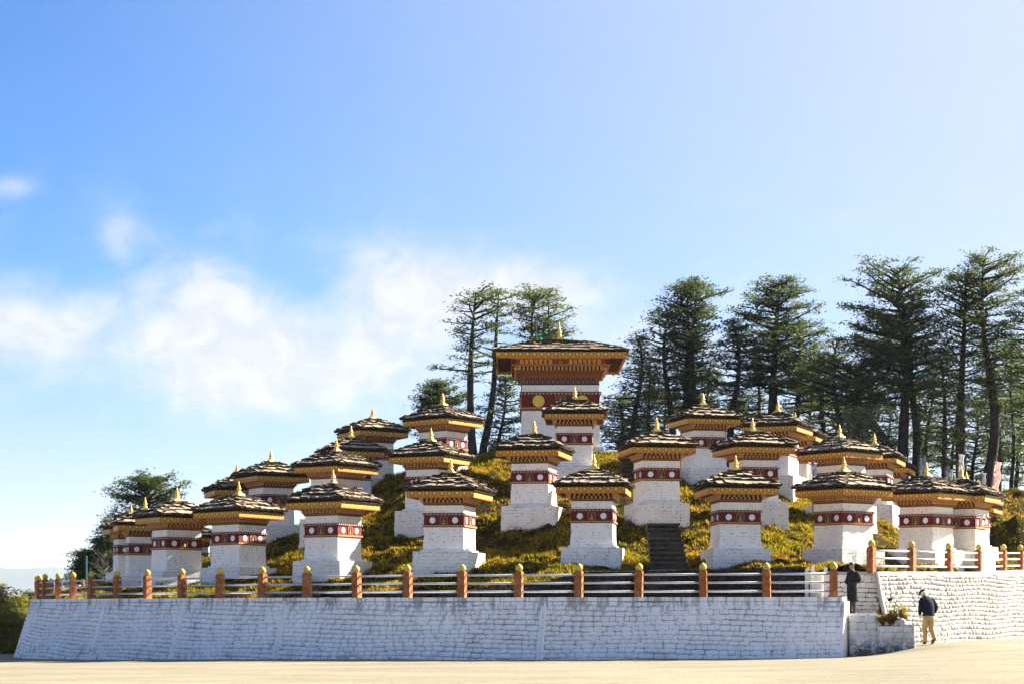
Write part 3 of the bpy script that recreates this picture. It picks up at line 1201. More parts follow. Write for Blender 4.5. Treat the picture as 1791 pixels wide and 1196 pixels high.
def small_parts(seed):
    """parts of a small chorten: (name, mesh, material slot props, sub-parts)"""
    P = []

    def part(name, mb, mats, kind=None, smooth=False, subs=(), mat=None):
        P.append((name, mb.mesh(name, mats, smooth), mat, kind, subs))
    mb = SB(); mb.wobbly(105, 101.5, -34, 32.6, 9, 6, .7, seed); part('plinth', mb, M['white_base'])
    mb = SB(); mb.wobbly(82, 80.5, 30, 36.2, 7, 2, .5, seed + 1); part('ledge', mb, M['white'])
    mb = SB(); mb.wobbly(73.4, 71.6, 34, 75, 8, 5, .45, seed + 2); part('shaft', mb, M['white'])
    mb = SB(); mb.frustum(74.6, 76, 75, 76.6); mb.frustum(76, 76, 76.6, 79.4); part('lower_cornice', mb, M['rust'])
    mb = SB(); blocks_row(mb, 38, 76.3, 78.6, 2.2, 20, .7); part('lower_dentil', mb, M['tan'], 'stuff')
    mb = SB(); mb.frustum(72.6, 72.6, 79, 95.2); part('frieze', mb, M['maroon'])
    dm = SB(); dm.lathe([(5.4, 0), (5.4, .75), (4.9, .95)], 14)
    dme = dm.mesh('roundel', M['disc'])
    for q in range(4):
        for x in (-20.5, 20.5):
            P.append(('roundel', dme, quarter(q) @ Matrix.Translation((x * K, -36.2 * K, 87.2 * K)) @ Matrix.Rotation(R(90), 4, 'X'), None, ()))
    nm = SB()
    for c, s_ in (((-6.1, -36.8, 87), (2.2, 1.6, 15.4)), ((6.1, -36.8, 87), (2.2, 1.6, 15.4)), ((0, -36.8, 94), (10, 1.6, 1.6)), ((0, -36.9, 80), (10, 1.8, 1.6))):
        nm.box(c, s_, 0)
    nm.box((0, -36.45, 87), (10, .5, 12.4), 1)
    for sx in (-1, 1):
        nm.add([(sx * 5, -37.2, 93.2), (sx * 5, -37.2, 89.5), (sx * 1.2, -37.2, 93.2)], [(0, 1, 2) if sx < 0 else (0, 2, 1)], 0)
    nme = nm.mesh('niche', [M['orange'], M['figure_blue']])
    fm = SB()
    fm.loft([(0, -37.0, 80.8, 3.0, 1.2), (0, -37.1, 82.4, 3.3, 1.3), (0, -37, 83.6, 2.0, 1.0), (0, -37, 86.5, 2.0, 1.0), (0, -37, 87.6, 1.0, .8), (0, -37.1, 88.6, 1.35, 1.0), (0, -37, 90.2, 1.0, .8), (0, -37, 91.4, .3, .3)], 8)
    fme = fm.mesh('statue', M['statue'], True)
    for q in range(4):
        P.append(('niche', nme, quarter(q), None, (('statue', fme),)))
    mb = SB(); mb.frustum(74, 76.4, 95, 96.2); mb.frustum(76.4, 76.4, 96.2, 98.6); mb.frustum(77.2, 77.2, 98.6, 99.5, 1); part('upper_cornice', mb, [M['rust'], M['dark']])
    mb = SB(); blocks_row(mb, 38.2, 96.3, 98.2, 2.2, 12, .7); part('upper_dentil', mb, M['dot'], 'stuff')
    mb = SB(); mb.wobbly(71.8, 71.2, 99.2, 113.6, 7, 2, .35, seed + 3); part('neck', mb, M['white'])
    mb = SB(); mb.frustum(73.5, 73.5, 113, 114.4, 1); mb.frustum(75, 78, 114.4, 117.6, 0); mb.frustum(75, 75, 117.6, 127, 1); mb.frustum(100, 116, 126.4, 127.4, 1)
    part('bracket_core', mb, [M['orange'], M['dark'], M['rust']])
    mb = SB(); blocks_row(mb, 37.5, 117.9, 121.6, 2.9, 11, 4.2); part('bracket_tier', mb, M['tan'], 'stuff')
    mb = SB(); blocks_row(mb, 37.5, 122.2, 126, 2.9, 11, 8, .5); part('bracket_tier', mb, M['tan'], 'stuff')
    bm = SB(); bm.box((0, -59.4, 130.8), (121.2, 2.2, 10.4)); bm.box((0, -59.2, 125.3), (119.5, 2.0, .9)); bm.box((0, -60.0, 135.9), (121.6, 1.6, 1.2))
    bme = bm.mesh('eave_board', M['gold_board'])
    for q in range(4):
        P.append(('eave_board', bme, quarter(q), None, ()))
    mb = SB()
    prev = (128.6, 136.3)
    mb.frustum(118, 128.6, 135.4, 136.3)
    for f_ in (.8, .6, .4, .2, .06):
        cur = (128.6 * f_, small_zr(66 * f_) - .6)
        mb.frustum(prev[0], cur[0], prev[1], cur[1])
        prev = cur
    part('roof_deck', mb, M['dark'])
    mb = SB(); mb.frustum(23, 22, 164, 170.2); mb.frustum(17.5, 16, 170.2, 173.6); mb.frustum(12, 7.5, 173.6, 177); part('finial_base', mb, M['gold_pale'])
    mb = SB(); mb.lathe([(4, 174.5), (5.4, 177), (4.4, 178.6), (2.6, 179.6), (2.8, 181), (4.9, 182.6), (4.9, 183.8), (2.4, 185), (3.6, 186.2), (3.6, 187), (2.0, 188), (2.9, 189), (2.0, 190.2), (1.1, 191.4), (1.9, 192.8), (1.2, 194.5), (.25, 198)], 12)
    part('finial', mb, M['gold'], None, True)
    return P


TEMPLS = [small_parts(100), small_parts(140), small_parts(180)]
rl = random.Random(8)
ROOFS = [roof_slates(small_zr, (66, 52 + q % 3 - 1, 39 + q % 2, 27 - q % 2, 16, 4), ((8, 6, 5, 3, 2), (7, 7, 5, 4, 2), (9, 6, 4, 4, 2))[q % 3], 4.2 + .15 * q, K, 40 + q) for q in range(7)]

CH_LABEL = [
    'shaded chorten near the left end, roof half hidden by its larger neighbour',
    'chorten at the left end with warm shaded brick shaft and sunny slates',
    'third front row chorten from the left with a diagonal patch of sun on its shaft',
    'small chorten far left whose roof peeps out behind a bigger one in the second row',
    'leftmost second row chorten standing out against the pale sky',
    'front row chorten left of centre with sunlit lower right face, two faces equally seen',
    'second row chorten behind the front row one left of centre, shaft mostly hidden',
    'chorten with only a corner of its roof visible left of the tall hilltop row',
    'top row chorten furthest left, white shaft and plinth against the sky',
    'second row chorten with shaded bluish plinth, shaft hidden by the front chorten',
    'top row chorten in front of the tall twin trunked tree',
    'front row chorten with sunlit sliver on its right, left of the railing middle',
    'middle row chorten directly below and left of the large central chorten',
    'head on top row chorten standing right in front of the large central chorten',
    'front row chorten just left of the long stairway',
    'middle row chorten above the head of the long stairway',
    'top row chorten right of the large central chorten, dark trunks behind it',
    'front row chorten just right of the long stairway',
    'middle row chorten right of the stairway with lit white plinth corner of another beside it',
    'top row chorten right of centre with a bright sunlit right face',
    'chorten behind the right hand top row, gold eave and maroon band peeping out',
    'middle row chorten with corner towards viewer right of the tiny white flag',
    'front row chorten with corner towards the viewer left of the upper right railing',
    'top row chorten at right whose sunlit shaft shows between two front roofs',
    'chorten at right with only its gold eave corner showing behind another roof',
    'front row chorten behind the upper right railing, first from its left end',
    'last full chorten on the right, behind the upper right railing',
    'chorten behind the last one on the right, only its gold finial showing',
    'lowest chorten at the far right, just an eave corner under the last roof',
    'low chorten at the extreme left, only a sunlit eave corner showing',
    'chorten down the far slope at left seen in a gap between two front ones',
]
for k, ((x, y, z, yaw), lab) in enumerate(zip(CH, CH_LABEL)):
    t = thing('chorten', lab, 'chorten', (x, y, z), yaw, 1.0, 'small white chortens in rings on the hill')
    t.rotation_euler = (R(rl.uniform(-.6, .6)), R(rl.uniform(-.7, .7)), yaw)
    for name, me, mat, kind, subs in TEMPLS[k % 3]:
        o = link(name, me, t, mat)
        if kind:
            o['kind'] = kind
        for sn, sm in subs:
            link(sn, sm, o)
    for vi, m_ in ROOFS[k % 7]:
        link('slate', SLATES[vi], t, m_)

# ------------------------------------------------------------------ the large chorten
KB = 1 / 35.56
t = thing('large_chorten', 'large chorten on the hilltop with two gold roundels and a lettered red frieze', 'chorten', BIG, 0)


def bpart(name, mb, mats, kind=None, smooth=False, mat=None, parent=None):
    o = link(name, mb.mesh(name, mats, smooth), parent or t, mat)
    if kind:
        o['kind'] = kind
    return o


B = lambda: SB(KB)
mb = B(); mb.wobbly(150, 147, -14, 4, 10, 2, .5, 2); bpart('plinth', mb, M['white'])
mb = B(); mb.wobbly(134.5, 132.5, 3, 67, 14, 8, .35, 3); bpart('shaft', mb, M['white'])
mb = B(); mb.frustum(134, 138, 66.6, 69); mb.frustum(138, 138, 69, 72.8); bpart('lower_cornice', mb, M['rust'])
mb = B(); blocks_row(mb, 69, 69.3, 72.2, 2.4, 34, .8); bpart('lower_dentil', mb, M['tan'], 'stuff')
mb = B(); mb.frustum(134, 134, 72.5, 93.4); bpart('frieze', mb, M['maroon'])
dm = B(); dm.lathe([(10.2, 0), (10.2, 1.0), (9.4, 1.3)], 24)
dme = dm.mesh('roundel', M['gold_disc'])
nm = B()
for c, s_ in (((-8, -68, 83), (3.4, 2.4, 20.6)), ((8, -68, 83), (3.4, 2.4, 20.6)), ((0, -68, 92), (13, 2.4, 2.4)), ((0, -68, 73.8), (13, 2.4, 2))):
    nm.box(c, s_, 0)
nm.box((0, -67.3, 83), (13, .6, 17), 1)
for sx in (-1, 1):
    nm.add([(sx * 6.4, -68.4, 91), (sx * 6.4, -68.4, 85), (sx * 1.6, -68.4, 91)], [(0, 1, 2) if sx < 0 else (0, 2, 1)], 0)
nme = nm.mesh('niche', [M['orange'], M['figure_blue']])
fm = B(); fm.loft([(0, -68, 75, 4.6, 1.6), (0, -68, 77.2, 4.6, 1.7), (0, -68, 79, 3, 1.4), (0, -68, 83, 3, 1.4), (0, -68, 84.4, 1.4, 1), (0, -68, 86, 2, 1.3), (0, -68, 88.4, 1.4, 1), (0, -68, 90, .4, .4)], 10)
fme = fm.mesh('statue', M['statue'], True)
for q in range(4):
    for x in (-37.5, 37.5):
        link('roundel', dme, t, quarter(q) @ Matrix.Translation((x * KB, -66.9 * KB, 83 * KB)) @ Matrix.Rotation(R(90), 4, 'X'))
    o = link('niche', nme, t, quarter(q))
    link('statue', fme, o)
mb = B(); mb.frustum(136, 139, 93, 95); mb.frustum(139, 139, 95, 97.6); mb.frustum(140, 140, 97.6, 98.8, 1); bpart('upper_cornice', mb, [M['rust'], M['dark']])
mb = B(); blocks_row(mb, 69.5, 94.8, 97, 2.5, 22, .8); bpart('upper_dentil', mb, M['dot'], 'stuff')
mb = B(); mb.wobbly(132.5, 131.8, 98.5, 111, 12, 2, .25, 4); bpart('neck', mb, M['white'])
# band of little arched niches
mb = B(); mb.frustum(134, 134, 110.6, 112.6, 1); mb.frustum(130.5, 132, 112.6, 126.5, 0); mb.frustum(135, 136, 124.6, 127, 0); bpart('niche_band', mb, [M['orange'], M['dark']])
am = B()
arch = [(-3.1, 0), (3.1, 0)] + [(3.1 * math.cos(a), 6.4 + 3.6 * math.sin(a)) for a in np.linspace(0, math.pi, 9)]
am.add([(x, -66.3, 113.2 + z) for x, z in arch] + [(x, -65.0, 113.2 + z) for x, z in arch], [tuple(range(len(arch)))] + [(i, (i + 1) % len(arch) + 0, (i + 1) % len(arch) + len(arch), i + len(arch)) for i in range(len(arch))], 0)
ame = am.mesh('small_niche', M['figure_blue'])
sm = B(); sm.loft([(0, -66.6, 114, 2.2, .7), (0, -66.6, 115.2, 2.2, .7), (0, -66.6, 116.2, 1.3, .6), (0, -66.6, 118.6, 1.3, .6), (0, -66.6, 119.4, .8, .5), (0, -66.6, 120.6, .9, .5), (0, -66.6, 122, .2, .2)], 8)
sm.v = [(x * .6, y, 113.6 + (z - 113.6) * .8) for x, y, z in sm.v]
sme = sm.mesh('statue', M['statue'], True)
for q in range(4):
    for i in range(14):
        o = link('small_niche', ame, t, quarter(q) @ Matrix.Translation(((i - 6.5) * 8.7 * KB, 0, 0)))
        link('statue', sme, o)
# corbelled tiers flaring outwards under the frieze
mb = B(); mb.frustum(136, 140, 126.8, 130.6, 0); mb.frustum(140, 144, 130.6, 132, 2); mb.frustum(144, 150, 132, 135, 0); mb.frustum(140, 140, 135, 142.5, 1); mb.frustum(152, 164, 141.8, 143, 2)
bpart('bracket_core', mb, [M['orange'], M['dark'], M['rust']])
mb = B(); blocks_row(mb, 70, 127.8, 129.8, 2.3, 32, 1.2); bpart('bracket_tier', mb, M['rust'], 'stuff')
mb = B(); blocks_row(mb, 70, 135.4, 141.4, 3.4, 24, 9.5); bpart('bracket_tier', mb, M['tan'], 'stuff')
M['red_board'] = plain('red painted board', (.38, .035, .018), .25, 30)
fb = B(); fb.box((0, -82.6, 148), (166, 2, 10.8))
fbe = fb.mesh('lettered_frieze', M['red_board'])
M['letter'] = plain('gilt lettering', (.90, .55, .10), .2, 60)


def letters():
    """seven syllables with a head bar, strokes drawn on a unit square, gilt"""
    G = []
    A = lambda *p: p
    G.append([A((.1, .95), (.9, .95)), A((.85, .95), (.85, 0)), A((.15, .75), (.5, .78), (.55, .5), (.2, .42)), A((.2, .42), (.6, .38), (.55, .1), (.1, .12)), A((.55, .45), (.85, .45)), A((.5, 1.18), (.75, 1.1)), A((.4, 1.08), (.6, 1.22))])
    G.append([A((.05, .95), (.95, .95)), A((.85, .95), (.85, 0)), A((.2, .95), (.2, .3)), A((.2, .3), (.45, .12), (.35, .5), (.85, .4))])
    G.append([A((.0, .95), (1, .95)), A((.88, .95), (.88, 0)), A((.2, .95), (.2, .35), (.4, .15), (.58, .35), (.58, .95)), A((.1, 1.15), (.5, 1.2), (.88, .98))])
    G.append([A((.05, .95), (.95, .95)), A((.85, .95), (.85, 0)), A((.2, .95), (.2, .55), (.5, .35), (.85, .4))])
    G.append([A((.05, .95), (.95, .95)), A((.55, .95), (.55, .72)), A((.8, .72), (.25, .72), (.2, .4), (.6, .35), (.75, .1), (.3, 0)), A((.35, 1.2), (.7, .97))])
    G.append([A((.05, .95), (.95, .95)), A((.5, .95), (.5, .75), (.2, .65), (.3, .45), (.7, .5), (.75, .25), (.35, .1), (.5, -.05)), A((.4, 1.12), (.65, 1.18))])
    G.append([A((.05, .95), (.9, .95)), A((.5, .95), (.5, .7), (.15, .6), (.2, .3), (.6, .35), (.65, .1), (.2, 0)), A((.9, .9), (.9, .0)), A((.35, 1.15), (.8, 1.0))])
    mb = B()
    sz, pitch = 5.7, 8.1
    for blk in (-1, 1):
        for i, g in enumerate(G):
            ox = blk * 41.5 - 3.5 * pitch + i * pitch + .6
            for st in g:
                for a, b in zip(st[:-1], st[1:]):
                    x0, z0, x1, z1 = ox + a[0] * sz, 145.0 + a[1] * sz, ox + b[0] * sz, 145.0 + b[1] * sz
                    ln = math.hypot(x1 - x0, z1 - z0)
                    m_ = Matrix.Translation(((x0 + x1) / 2, -83.9, (z0 + z1) / 2)) @ Matrix.Rotation(-math.atan2(z1 - z0, x1 - x0), 4, 'Y')
                    mb.box((0, 0, 0), (ln + .6, .6, 1.15), 0, m_)
    return mb


def scrollwork():
    mb = B()
    for cx, hw in ((0, 13), (-83, 13), (83, 13)):
        for s_ in (-1, 1):
            if abs(cx + s_ * hw) > 84:
                continue
            for zt in (-1, 1):
                prof = [(0, 5.0), (hw * .35, 5.0), (hw, 5.2), (hw * .55, 2.6), (hw * .3, 1.0)]
                vs = [(cx + s_ * a, -83.75, 148 + zt * b) for a, b in prof] + [(cx, -83.75, 148)]
                f_ = tuple(range(len(vs)))
                mb.add(vs, [f_, f_[::-1]])
    for z in (142.9, 153.1):
        mb.box((0, -83.8, z), (166, .6, .9))
    for i in range(8):
        a = i * math.pi / 4
        mb.box((2.6 * math.cos(a), -84.0, 148 + 2.6 * math.sin(a)), (1.5, .5, 1.5))
    return mb


lme = letters().mesh('lettering', M['letter'])
sme2 = scrollwork().mesh('scrollwork', M['gold_disc'])
for q in range(4):
    o = link('lettered_frieze', fbe, t, quarter(q))
    link('lettering', lme, o)['kind'] = 'stuff'
    link('scrollwork', sme2, o)['kind'] = 'stuff'
# flared corner brackets
cm = B()
for s_ in (-1, 1):
    cm.add([(s_ * 67, -67, 127), (s_ * 82, -82, 142.5), (s_ * 74, -82, 142.5), (s_ * 66, -68.5, 127), (s_ * 67, -64, 127), (s_ * 82, -74, 142.5)],
           [(0, 1, 2, 3), (0, 4, 5, 1), (3, 2, 1, 0), (1, 5, 4, 0)])
cme = cm.mesh('corner_bracket', M['orange'])
mb = B(); mb.frustum(150, 150, 153.4, 160, 0); mb.frustum(214, 220, 158.4, 160, 1); bpart('soffit', mb, [M['dark'], M['wood']])
rm = B(); rm.box((0, -95, 156.4), (3.4, 28, 3.4))
rme = rm.mesh('rafter', M['wood'])
eb = B(); eb.box((0, -108.6, 156), (220, 2.4, 10.6)); eb.box((0, -109.4, 161.2), (220.6, 1.8, 1.3))
ebe = eb.mesh('eave_board', M['gold_board_big'])
for q in range(4):
    link('corner_bracket', cme, t, quarter(q))
    link('eave_board', ebe, t, quarter(q))
    for i in range(13):
        link('rafter', rme, t, quarter(q) @ Matrix.Translation(((i - 6) * 16.4 * KB, 0, 0)))


def big_zr(r_):
    return 161.8 + 31.5 * (1 - (min(max(r_, 0), 116) / 116) ** 1.45)


mb = B(); prev = (226, 161.6); mb.frustum(216, 226, 160.6, 161.6)
for f_ in (.8, .6, .4, .2, .05):
    cur = (226 * f_, big_zr(116 * f_) - .6); mb.frustum(prev[0], cur[0], prev[1], cur[1]); prev = cur
bpart('roof_deck', mb, M['dark'])
for vi, m_ in roof_slates(big_zr, (115.5, 103, 91, 79, 67, 55, 43, 31, 19, 4), (14, 12, 11, 10, 8, 7, 5, 4, 3), 2.2, KB, 77):
    link('slate', SLATES[vi], t, m_)
mb = B(); mb.frustum(20, 18, 190, 195); mb.frustum(14, 12, 195, 198.5); mb.frustum(9, 5, 198.5, 202); bpart('finial_base', mb, M['gold_pale'])
mb = B(); mb.lathe([(4, 201), (4.6, 204), (2.2, 206), (4.0, 209), (4.0, 210.5), (1.9, 212), (2.8, 213.5), (1.7, 215), (2.0, 217), (1.0, 219), (.9, 223), (.25, 228.5)], 12); bpart('finial', mb, M['gold'], None, True)

# ------------------------------------------------------------------ trees


def leaf_cloud(centres, dirs, n, spread, flat, size, seed, lift=.12):
    """many small pointed sprays around cluster centres; returns vertices and faces"""
    g = np.random.default_rng(seed)
    C = np.repeat(np.asarray(centres), n, 0)
    D = np.repeat(np.asarray(dirs), n, 0)
    m = len(C)
    off = g.normal(0, 1, (m, 3)) * np.array([spread, spread, flat])
    c = C + off
    yaw = np.arctan2(D[:, 1], D[:, 0]) + g.normal(0, .9, m)
    pit = g.normal(lift, .36, m)
    L = size * g.uniform(.6, 1.5, m)
    W = L * g.uniform(.28, .5, m)
    fx = np.stack([np.cos(yaw) * np.cos(pit), np.sin(yaw) * np.cos(pit), np.sin(pit)], 1)
    rl = g.normal(0, .38, m)
    sx = np.stack([-np.sin(yaw) * np.cos(rl), np.cos(yaw) * np.cos(rl), np.sin(rl)], 1)
    a = c - fx * (L * .5)[:, None]
    b = c + sx * (W * .5)[:, None] - fx * (L * .08)[:, None]
    d = c - sx * (W * .5)[:, None] - fx * (L * .08)[:, None]
    e = c + fx * (L * .5)[:, None]
    V = np.stack([a, b, e, d], 1).reshape(-1, 3)
    Fq = np.arange(m * 4).reshape(-1, 4)
    return V, Fq


def tree(label, stems, D, prof, nb=46, mat='needles', dens=1.0, leaf=.30, tc=.3, group='conifers behind the hill', trunk_r=.34, up=.25, bare=0.0, seed=0, cat='tree', name='conifer_tree', gap=1.0, bend=None):
    """stems: (x_base, y_base, x_top, y_top) as sighted; prof: crown reach [(height share, left m, right m)...] up the first stem"""
    r = random.Random(seed * 7 + 3)
    bx, by, bz = at(stems[0][0], stems[0][1], D)
    nb = int(nb * 1.45)
    trunk_r *= .72
    root = thing(name, label, cat, (bx, by, bz), 0, 1.0, group)
    cent, dirs = [], []
    pr = np.array(prof)
    for si, st in enumerate(stems):
        A = Vector(at(st[0], st[1], D)) - Vector((bx, by, bz))
        T = Vector(at(st[2], st[3], D)) - Vector((bx, by, bz))
        yo = r.uniform(-1.2, 1.2) * (si > 0)
        A.y += yo
        T.y += yo + r.uniform(-.8, .8)
        H = (T - A).length
        b1, b2 = r.uniform(-.03, .03) * H, r.uniform(-.03, .03) * H
        if bend:
            b1, b2 = bend[si][0] * H, bend[si][1] * H

        def axis(u, A=A, T=T, b1=b1, b2=b2):
            return A.lerp(T, u) + Vector((b1 * math.sin(u * 3.14) + b2 * math.sin(u * 6.28), 0, 0))
        tr = trunk_r * (1 if si == 0 else .8)
        mb = MB()
        N = 14
        mb.tube([axis(0) - Vector((0, 0, 1.6))] + [axis(k / N) for k in range(1, N + 1)], [max(.03, tr * (1 - .9 * (k / N) ** 1.25) * (1 + r.uniform(-.1, .1) + (.35 if k == 0 else 0))) for k in range(N + 1)], 8)
        build(mb, 'trunk', M['bark'], root, smooth=True)
        n_b = int(nb * (1 if si == 0 else .62))
        for i in range(n_b):
            u = tc + (1 - tc) * ((i + r.uniform(0, .9)) / n_b) ** .92
            phi = i * 2.39996 + r.uniform(-.5, .5)
            lf, rt = np.interp(u, pr[:, 0], pr[:, 1]), np.interp(u, pr[:, 0], pr[:, 2])
            cx_ = math.cos(phi)
            side = rt if cx_ > 0 else lf
            L = (abs(cx_) * side + (1 - abs(cx_)) * (lf + rt) / 2) * r.choice((.45, .7, .95, 1.1, 1.15)) * r.uniform(.92, 1.1)
            if L < .25:
                continue
            p0 = axis(min(u, .985))
            elv = up * (.2 + 1.3 * max(0, (u - tc) / (1 - tc))) + r.uniform(-.2, .2)
            pts = []
            droop = r.uniform(.0, .16)
            for k in range(6):
                q = k / 5
                a_ = phi + .25 * q * r.uniform(-1, 1)
                pts.append(p0 + Vector((math.cos(a_) * L * q * math.cos(elv), math.sin(a_) * L * q * math.cos(elv) * .85, L * (math.sin(elv) * q - droop * q * q + .13 * q ** 3))))
            mb = MB()
            r0 = min(.028 * L + .018, tr * .5)
            mb.tube(pts, [r0 * (1 - .82 * k / 5) for k in range(6)], 5)
            # side twigs carrying flat sprays
            ns = max(3, int(L * 2.3))
            full = r.choice((.45, .8, 1, 1))
            for j in range(ns):
                q = .28 + .72 * (j + r.uniform(0, .8)) / ns
                k0 = min(4, int(q * 5))
                c0 = pts[k0].lerp(pts[k0 + 1], q * 5 - k0)
                sgn = 1 if j % 2 else -1
                ang = phi + sgn * r.uniform(.5, 1.15)
                tl = L * .42 * (1.12 - q * .72) * r.uniform(.6, 1.2)
                tip = c0 + Vector((math.cos(ang) * tl, math.sin(ang) * tl, tl * r.uniform(-.04, .22)))
                if r.random() < .75:
                    mb.tube([c0, c0.lerp(tip, .5) + Vector((0, 0, .03)), tip], [r0 * .34, r0 * .22, .008], 3)
                if r.random() < bare:
                    continue
                nc = max(1, int(tl / .32))
                for c_ in range(nc):
                    f_ = (c_ + .6) / nc
                    if r.random() > gap * full:
                        continue
                    cent.append(c0.lerp(tip, f_) + Vector((0, 0, .05)))
                    dirs.append((tip - c0).normalized())
            if r.random() > bare:
                cent.append(pts[5])
                dirs.append((pts[5] - pts[4]).normalized())
            build(mb, 'branch', M['bark'] if bare < .6 else M['bark_pale'], root)
    if cent:
        V, Fq = leaf_cloud([tuple(c) for c in cent], [tuple(d) for d in dirs], max(2, int(26 * dens)), .26, .085, leaf * .72, seed + 50)
        link('crown', np_mesh('crown', V, Fq, M[mat]), root)
    return root


G_R = 'tall conifers behind the right half of the hill'
G_C = 'conifers behind the large chorten'
G_L = 'conifers beyond the left end of the hill'
# m per picture unit at 100 m is 1/32
tree('tall flat topped conifer with twin bare trunks, left of the large chorten', [(829, 830, 832, 512), (840, 800, 872, 506)], 100,
     [(0, 0, 0), (.42, .6, .5), (.55, 1.6, 1.0), (.62, 2.2, 1.3), (.70, .8, 1.0), (.80, 1.3, 1.6), (.92, 1.8, 1.9), (1, .9, 1.0)], 28, 'needles', 1.3, .27, .5, G_C, .40, .22, .2, 1, gap=.75, bend=[(-.025, .0), (.028, .008)])
tree('low dense conifer between the twin trunked tree and the large chorten', [(862, 830, 884, 655)], 101,
     [(0, .4, .4), (.3, 1.0, 1.2), (.6, 1.3, 1.4), (.85, .9, 1.0), (1, .3, .3)], 44, 'needles', 1.2, .26, .15, G_C, .2, .15, .1, 2, gap=.85)
tree('bushy low conifer left of the twin trunked tree, above a roof', [(792, 790, 765, 668), (772, 790, 750, 690)], 104,
     [(0, .3, .3), (.45, 1.5, 1.7), (.75, 1.3, 1.6), (1, .4, .6)], 38, 'needles', 1.1, .27, .3, G_C, .2, .2, .0, 3)
tree('three stemmed conifer rising directly behind the large chorten roof', [(930, 700, 934, 512), (946, 700, 950, 560), (961, 700, 962, 505)], 104,
     [(0, 0, 0), (.45, .4, .5), (.58, .8, 1.5), (.72, .9, 1.7), (.85, 1.0, 1.3), (1, .5, .6)], 24, 'needles_olive', 1.3, .27, .48, G_C, .22, .3, .1, 4, gap=.8)
tree('dark straight conifer right beside the large chorten', [(1109, 800, 1117, 588)], 102,
     [(0, .6, .6), (.25, 1.6, 1.5), (.55, 1.5, 1.2), (.8, .9, .8), (.93, .7, .6), (1, .15, .15)], 52, 'needles', .9, .28, .1, G_R, .30, .1, .1, 5, gap=.85)
tree('slender conifer with open pale branches right of the dark straight one', [(1140, 800, 1136, 640)], 100,
     [(0, .3, .3), (.35, 1.2, 1.0), (.7, 1.0, .9), (1, .2, .2)], 34, 'needles_olive', .7, .26, .2, G_R, .2, .2, .2, 6, gap=.75)
tree('big wind swept conifer with three close dark trunks', [(1195, 815, 1200, 505), (1175, 815, 1170, 545), (1211, 815, 1222, 497)], 104,
     [(0, .2, .2), (.3, .8, .9), (.45, 1.7, 1.4), (.65, 1.9, 1.7), (.82, 1.5, 1.7), (.94, 1.2, 1.6), (1, .6, .9)], 62, 'needles', 1.1, .28, .3, G_R, .42, .28, .05, 7)
tree('shorter broad conifer between the wind swept one and the domed one', [(1280, 815, 1283, 556)], 103,
     [(0, .2, .2), (.3, 1.6, 1.3), (.5, 1.8, 1.5), (.75, 1.4, 1.4), (.92, .8, .8), (1, .2, .2)], 56, 'needles', 1.0, .28, .22, G_R, .34, .1, .05, 8)
tree('large domed conifer with thick trunk and a low right limb', [(1354, 815, 1362, 494), (1380, 815, 1400, 580)], 104,
     [(0, .1, .1), (.33, .6, .8), (.45, 2.0, 2.4), (.62, 2.3, 2.7), (.78, 2.2, 2.3), (.9, 1.7, 1.8), (1, .8, .8)], 66, 'needles', 1.15, .28, .38, G_R, .46, .22, .02, 9)
tree('thin trunk conifer just left of the domed one', [(1328, 815, 1326, 620)], 106,
     [(0, .2, .2), (.4, 1.2, .9), (.7, 1.1, .9), (1, .3, .3)], 34, 'needles_olive', .8, .27, .3, G_R, .24, .1, .15, 10, gap=.8)
tree('open conifer with bare arching lower limbs, two thin trunks', [(1460, 830, 1464, 596), (1438, 830, 1440, 620)], 100,
     [(0, 1.0, 1.0), (.2, 1.9, 1.7), (.5, 1.9, 1.7), (.75, 1.6, 1.4), (.92, .9, .9), (1, .3, .3)], 52, 'needles_olive', .8, .28, .12, G_R, .30, .35, .3, 11, gap=.75)
tree('spreading conifer with big forked limbs, rightmost but one of the tall crowns', [(1578, 850, 1566, 476), (1562, 800, 1500, 640), (1598, 850, 1600, 560)], 98,
     [(0, 0, 0), (.35, .2, .2), (.46, 1.8, 1.2), (.6, 3.5, 2.1), (.75, 3.1, 2.0), (.88, 2.4, 2.0), (.96, 1.7, 1.7), (1, .9, .9)], 60, 'needles', 1.1, .28, .42, G_R, .46, .3, .03, 12, bend=[(.03, -.01), (-.12, .03), (.0, .02)])
tree('tall conifer with thick straight dark trunk near the right edge', [(1683, 860, 1685, 492)], 99,
     [(0, 0, 0), (.4, .5, .5), (.55, 1.4, 1.2), (.7, 1.5, 1.2), (.85, 1.9, 1.5), (.95, 1.5, 1.2), (1, .8, .7)], 50, 'needles', 1.0, .28, .42, G_R, .42, .25, .05, 13)
tree('tallest conifer at the right with yellowish lit crown', [(1722, 860, 1716, 456)], 98,
     [(0, 0, 0), (.35, .6, .6), (.5, 1.3, 1.5), (.68, 1.5, 2.0), (.82, 2.0, 2.5), (.93, 1.6, 2.1), (1, .8, .9)], 56, 'needles_olive', 1.05, .28, .36, G_R, .44, .28, .05, 14)
tree('slim sunlit conifer with olive sprays left of the thick straight trunk', [(1652, 850, 1646, 610)], 96,
     [(0, .3, .3), (.3, 1.1, .9), (.6, 1.2, 1.0), (.85, .8, .8), (1, .2, .2)], 46, 'needles_olive', .9, .28, .15, G_R, .24, .1, .1, 15, gap=.85)
tree('slim conifer whose lit sprays hang right of the forked tree', [(1625, 850, 1628, 640)], 103,
     [(0, .4, .4), (.3, 1.1, .8), (.6, 1.1, .9), (1, .2, .2)], 40, 'needles_olive', .8, .28, .15, G_R, .2, .1, .1, 16, gap=.8)
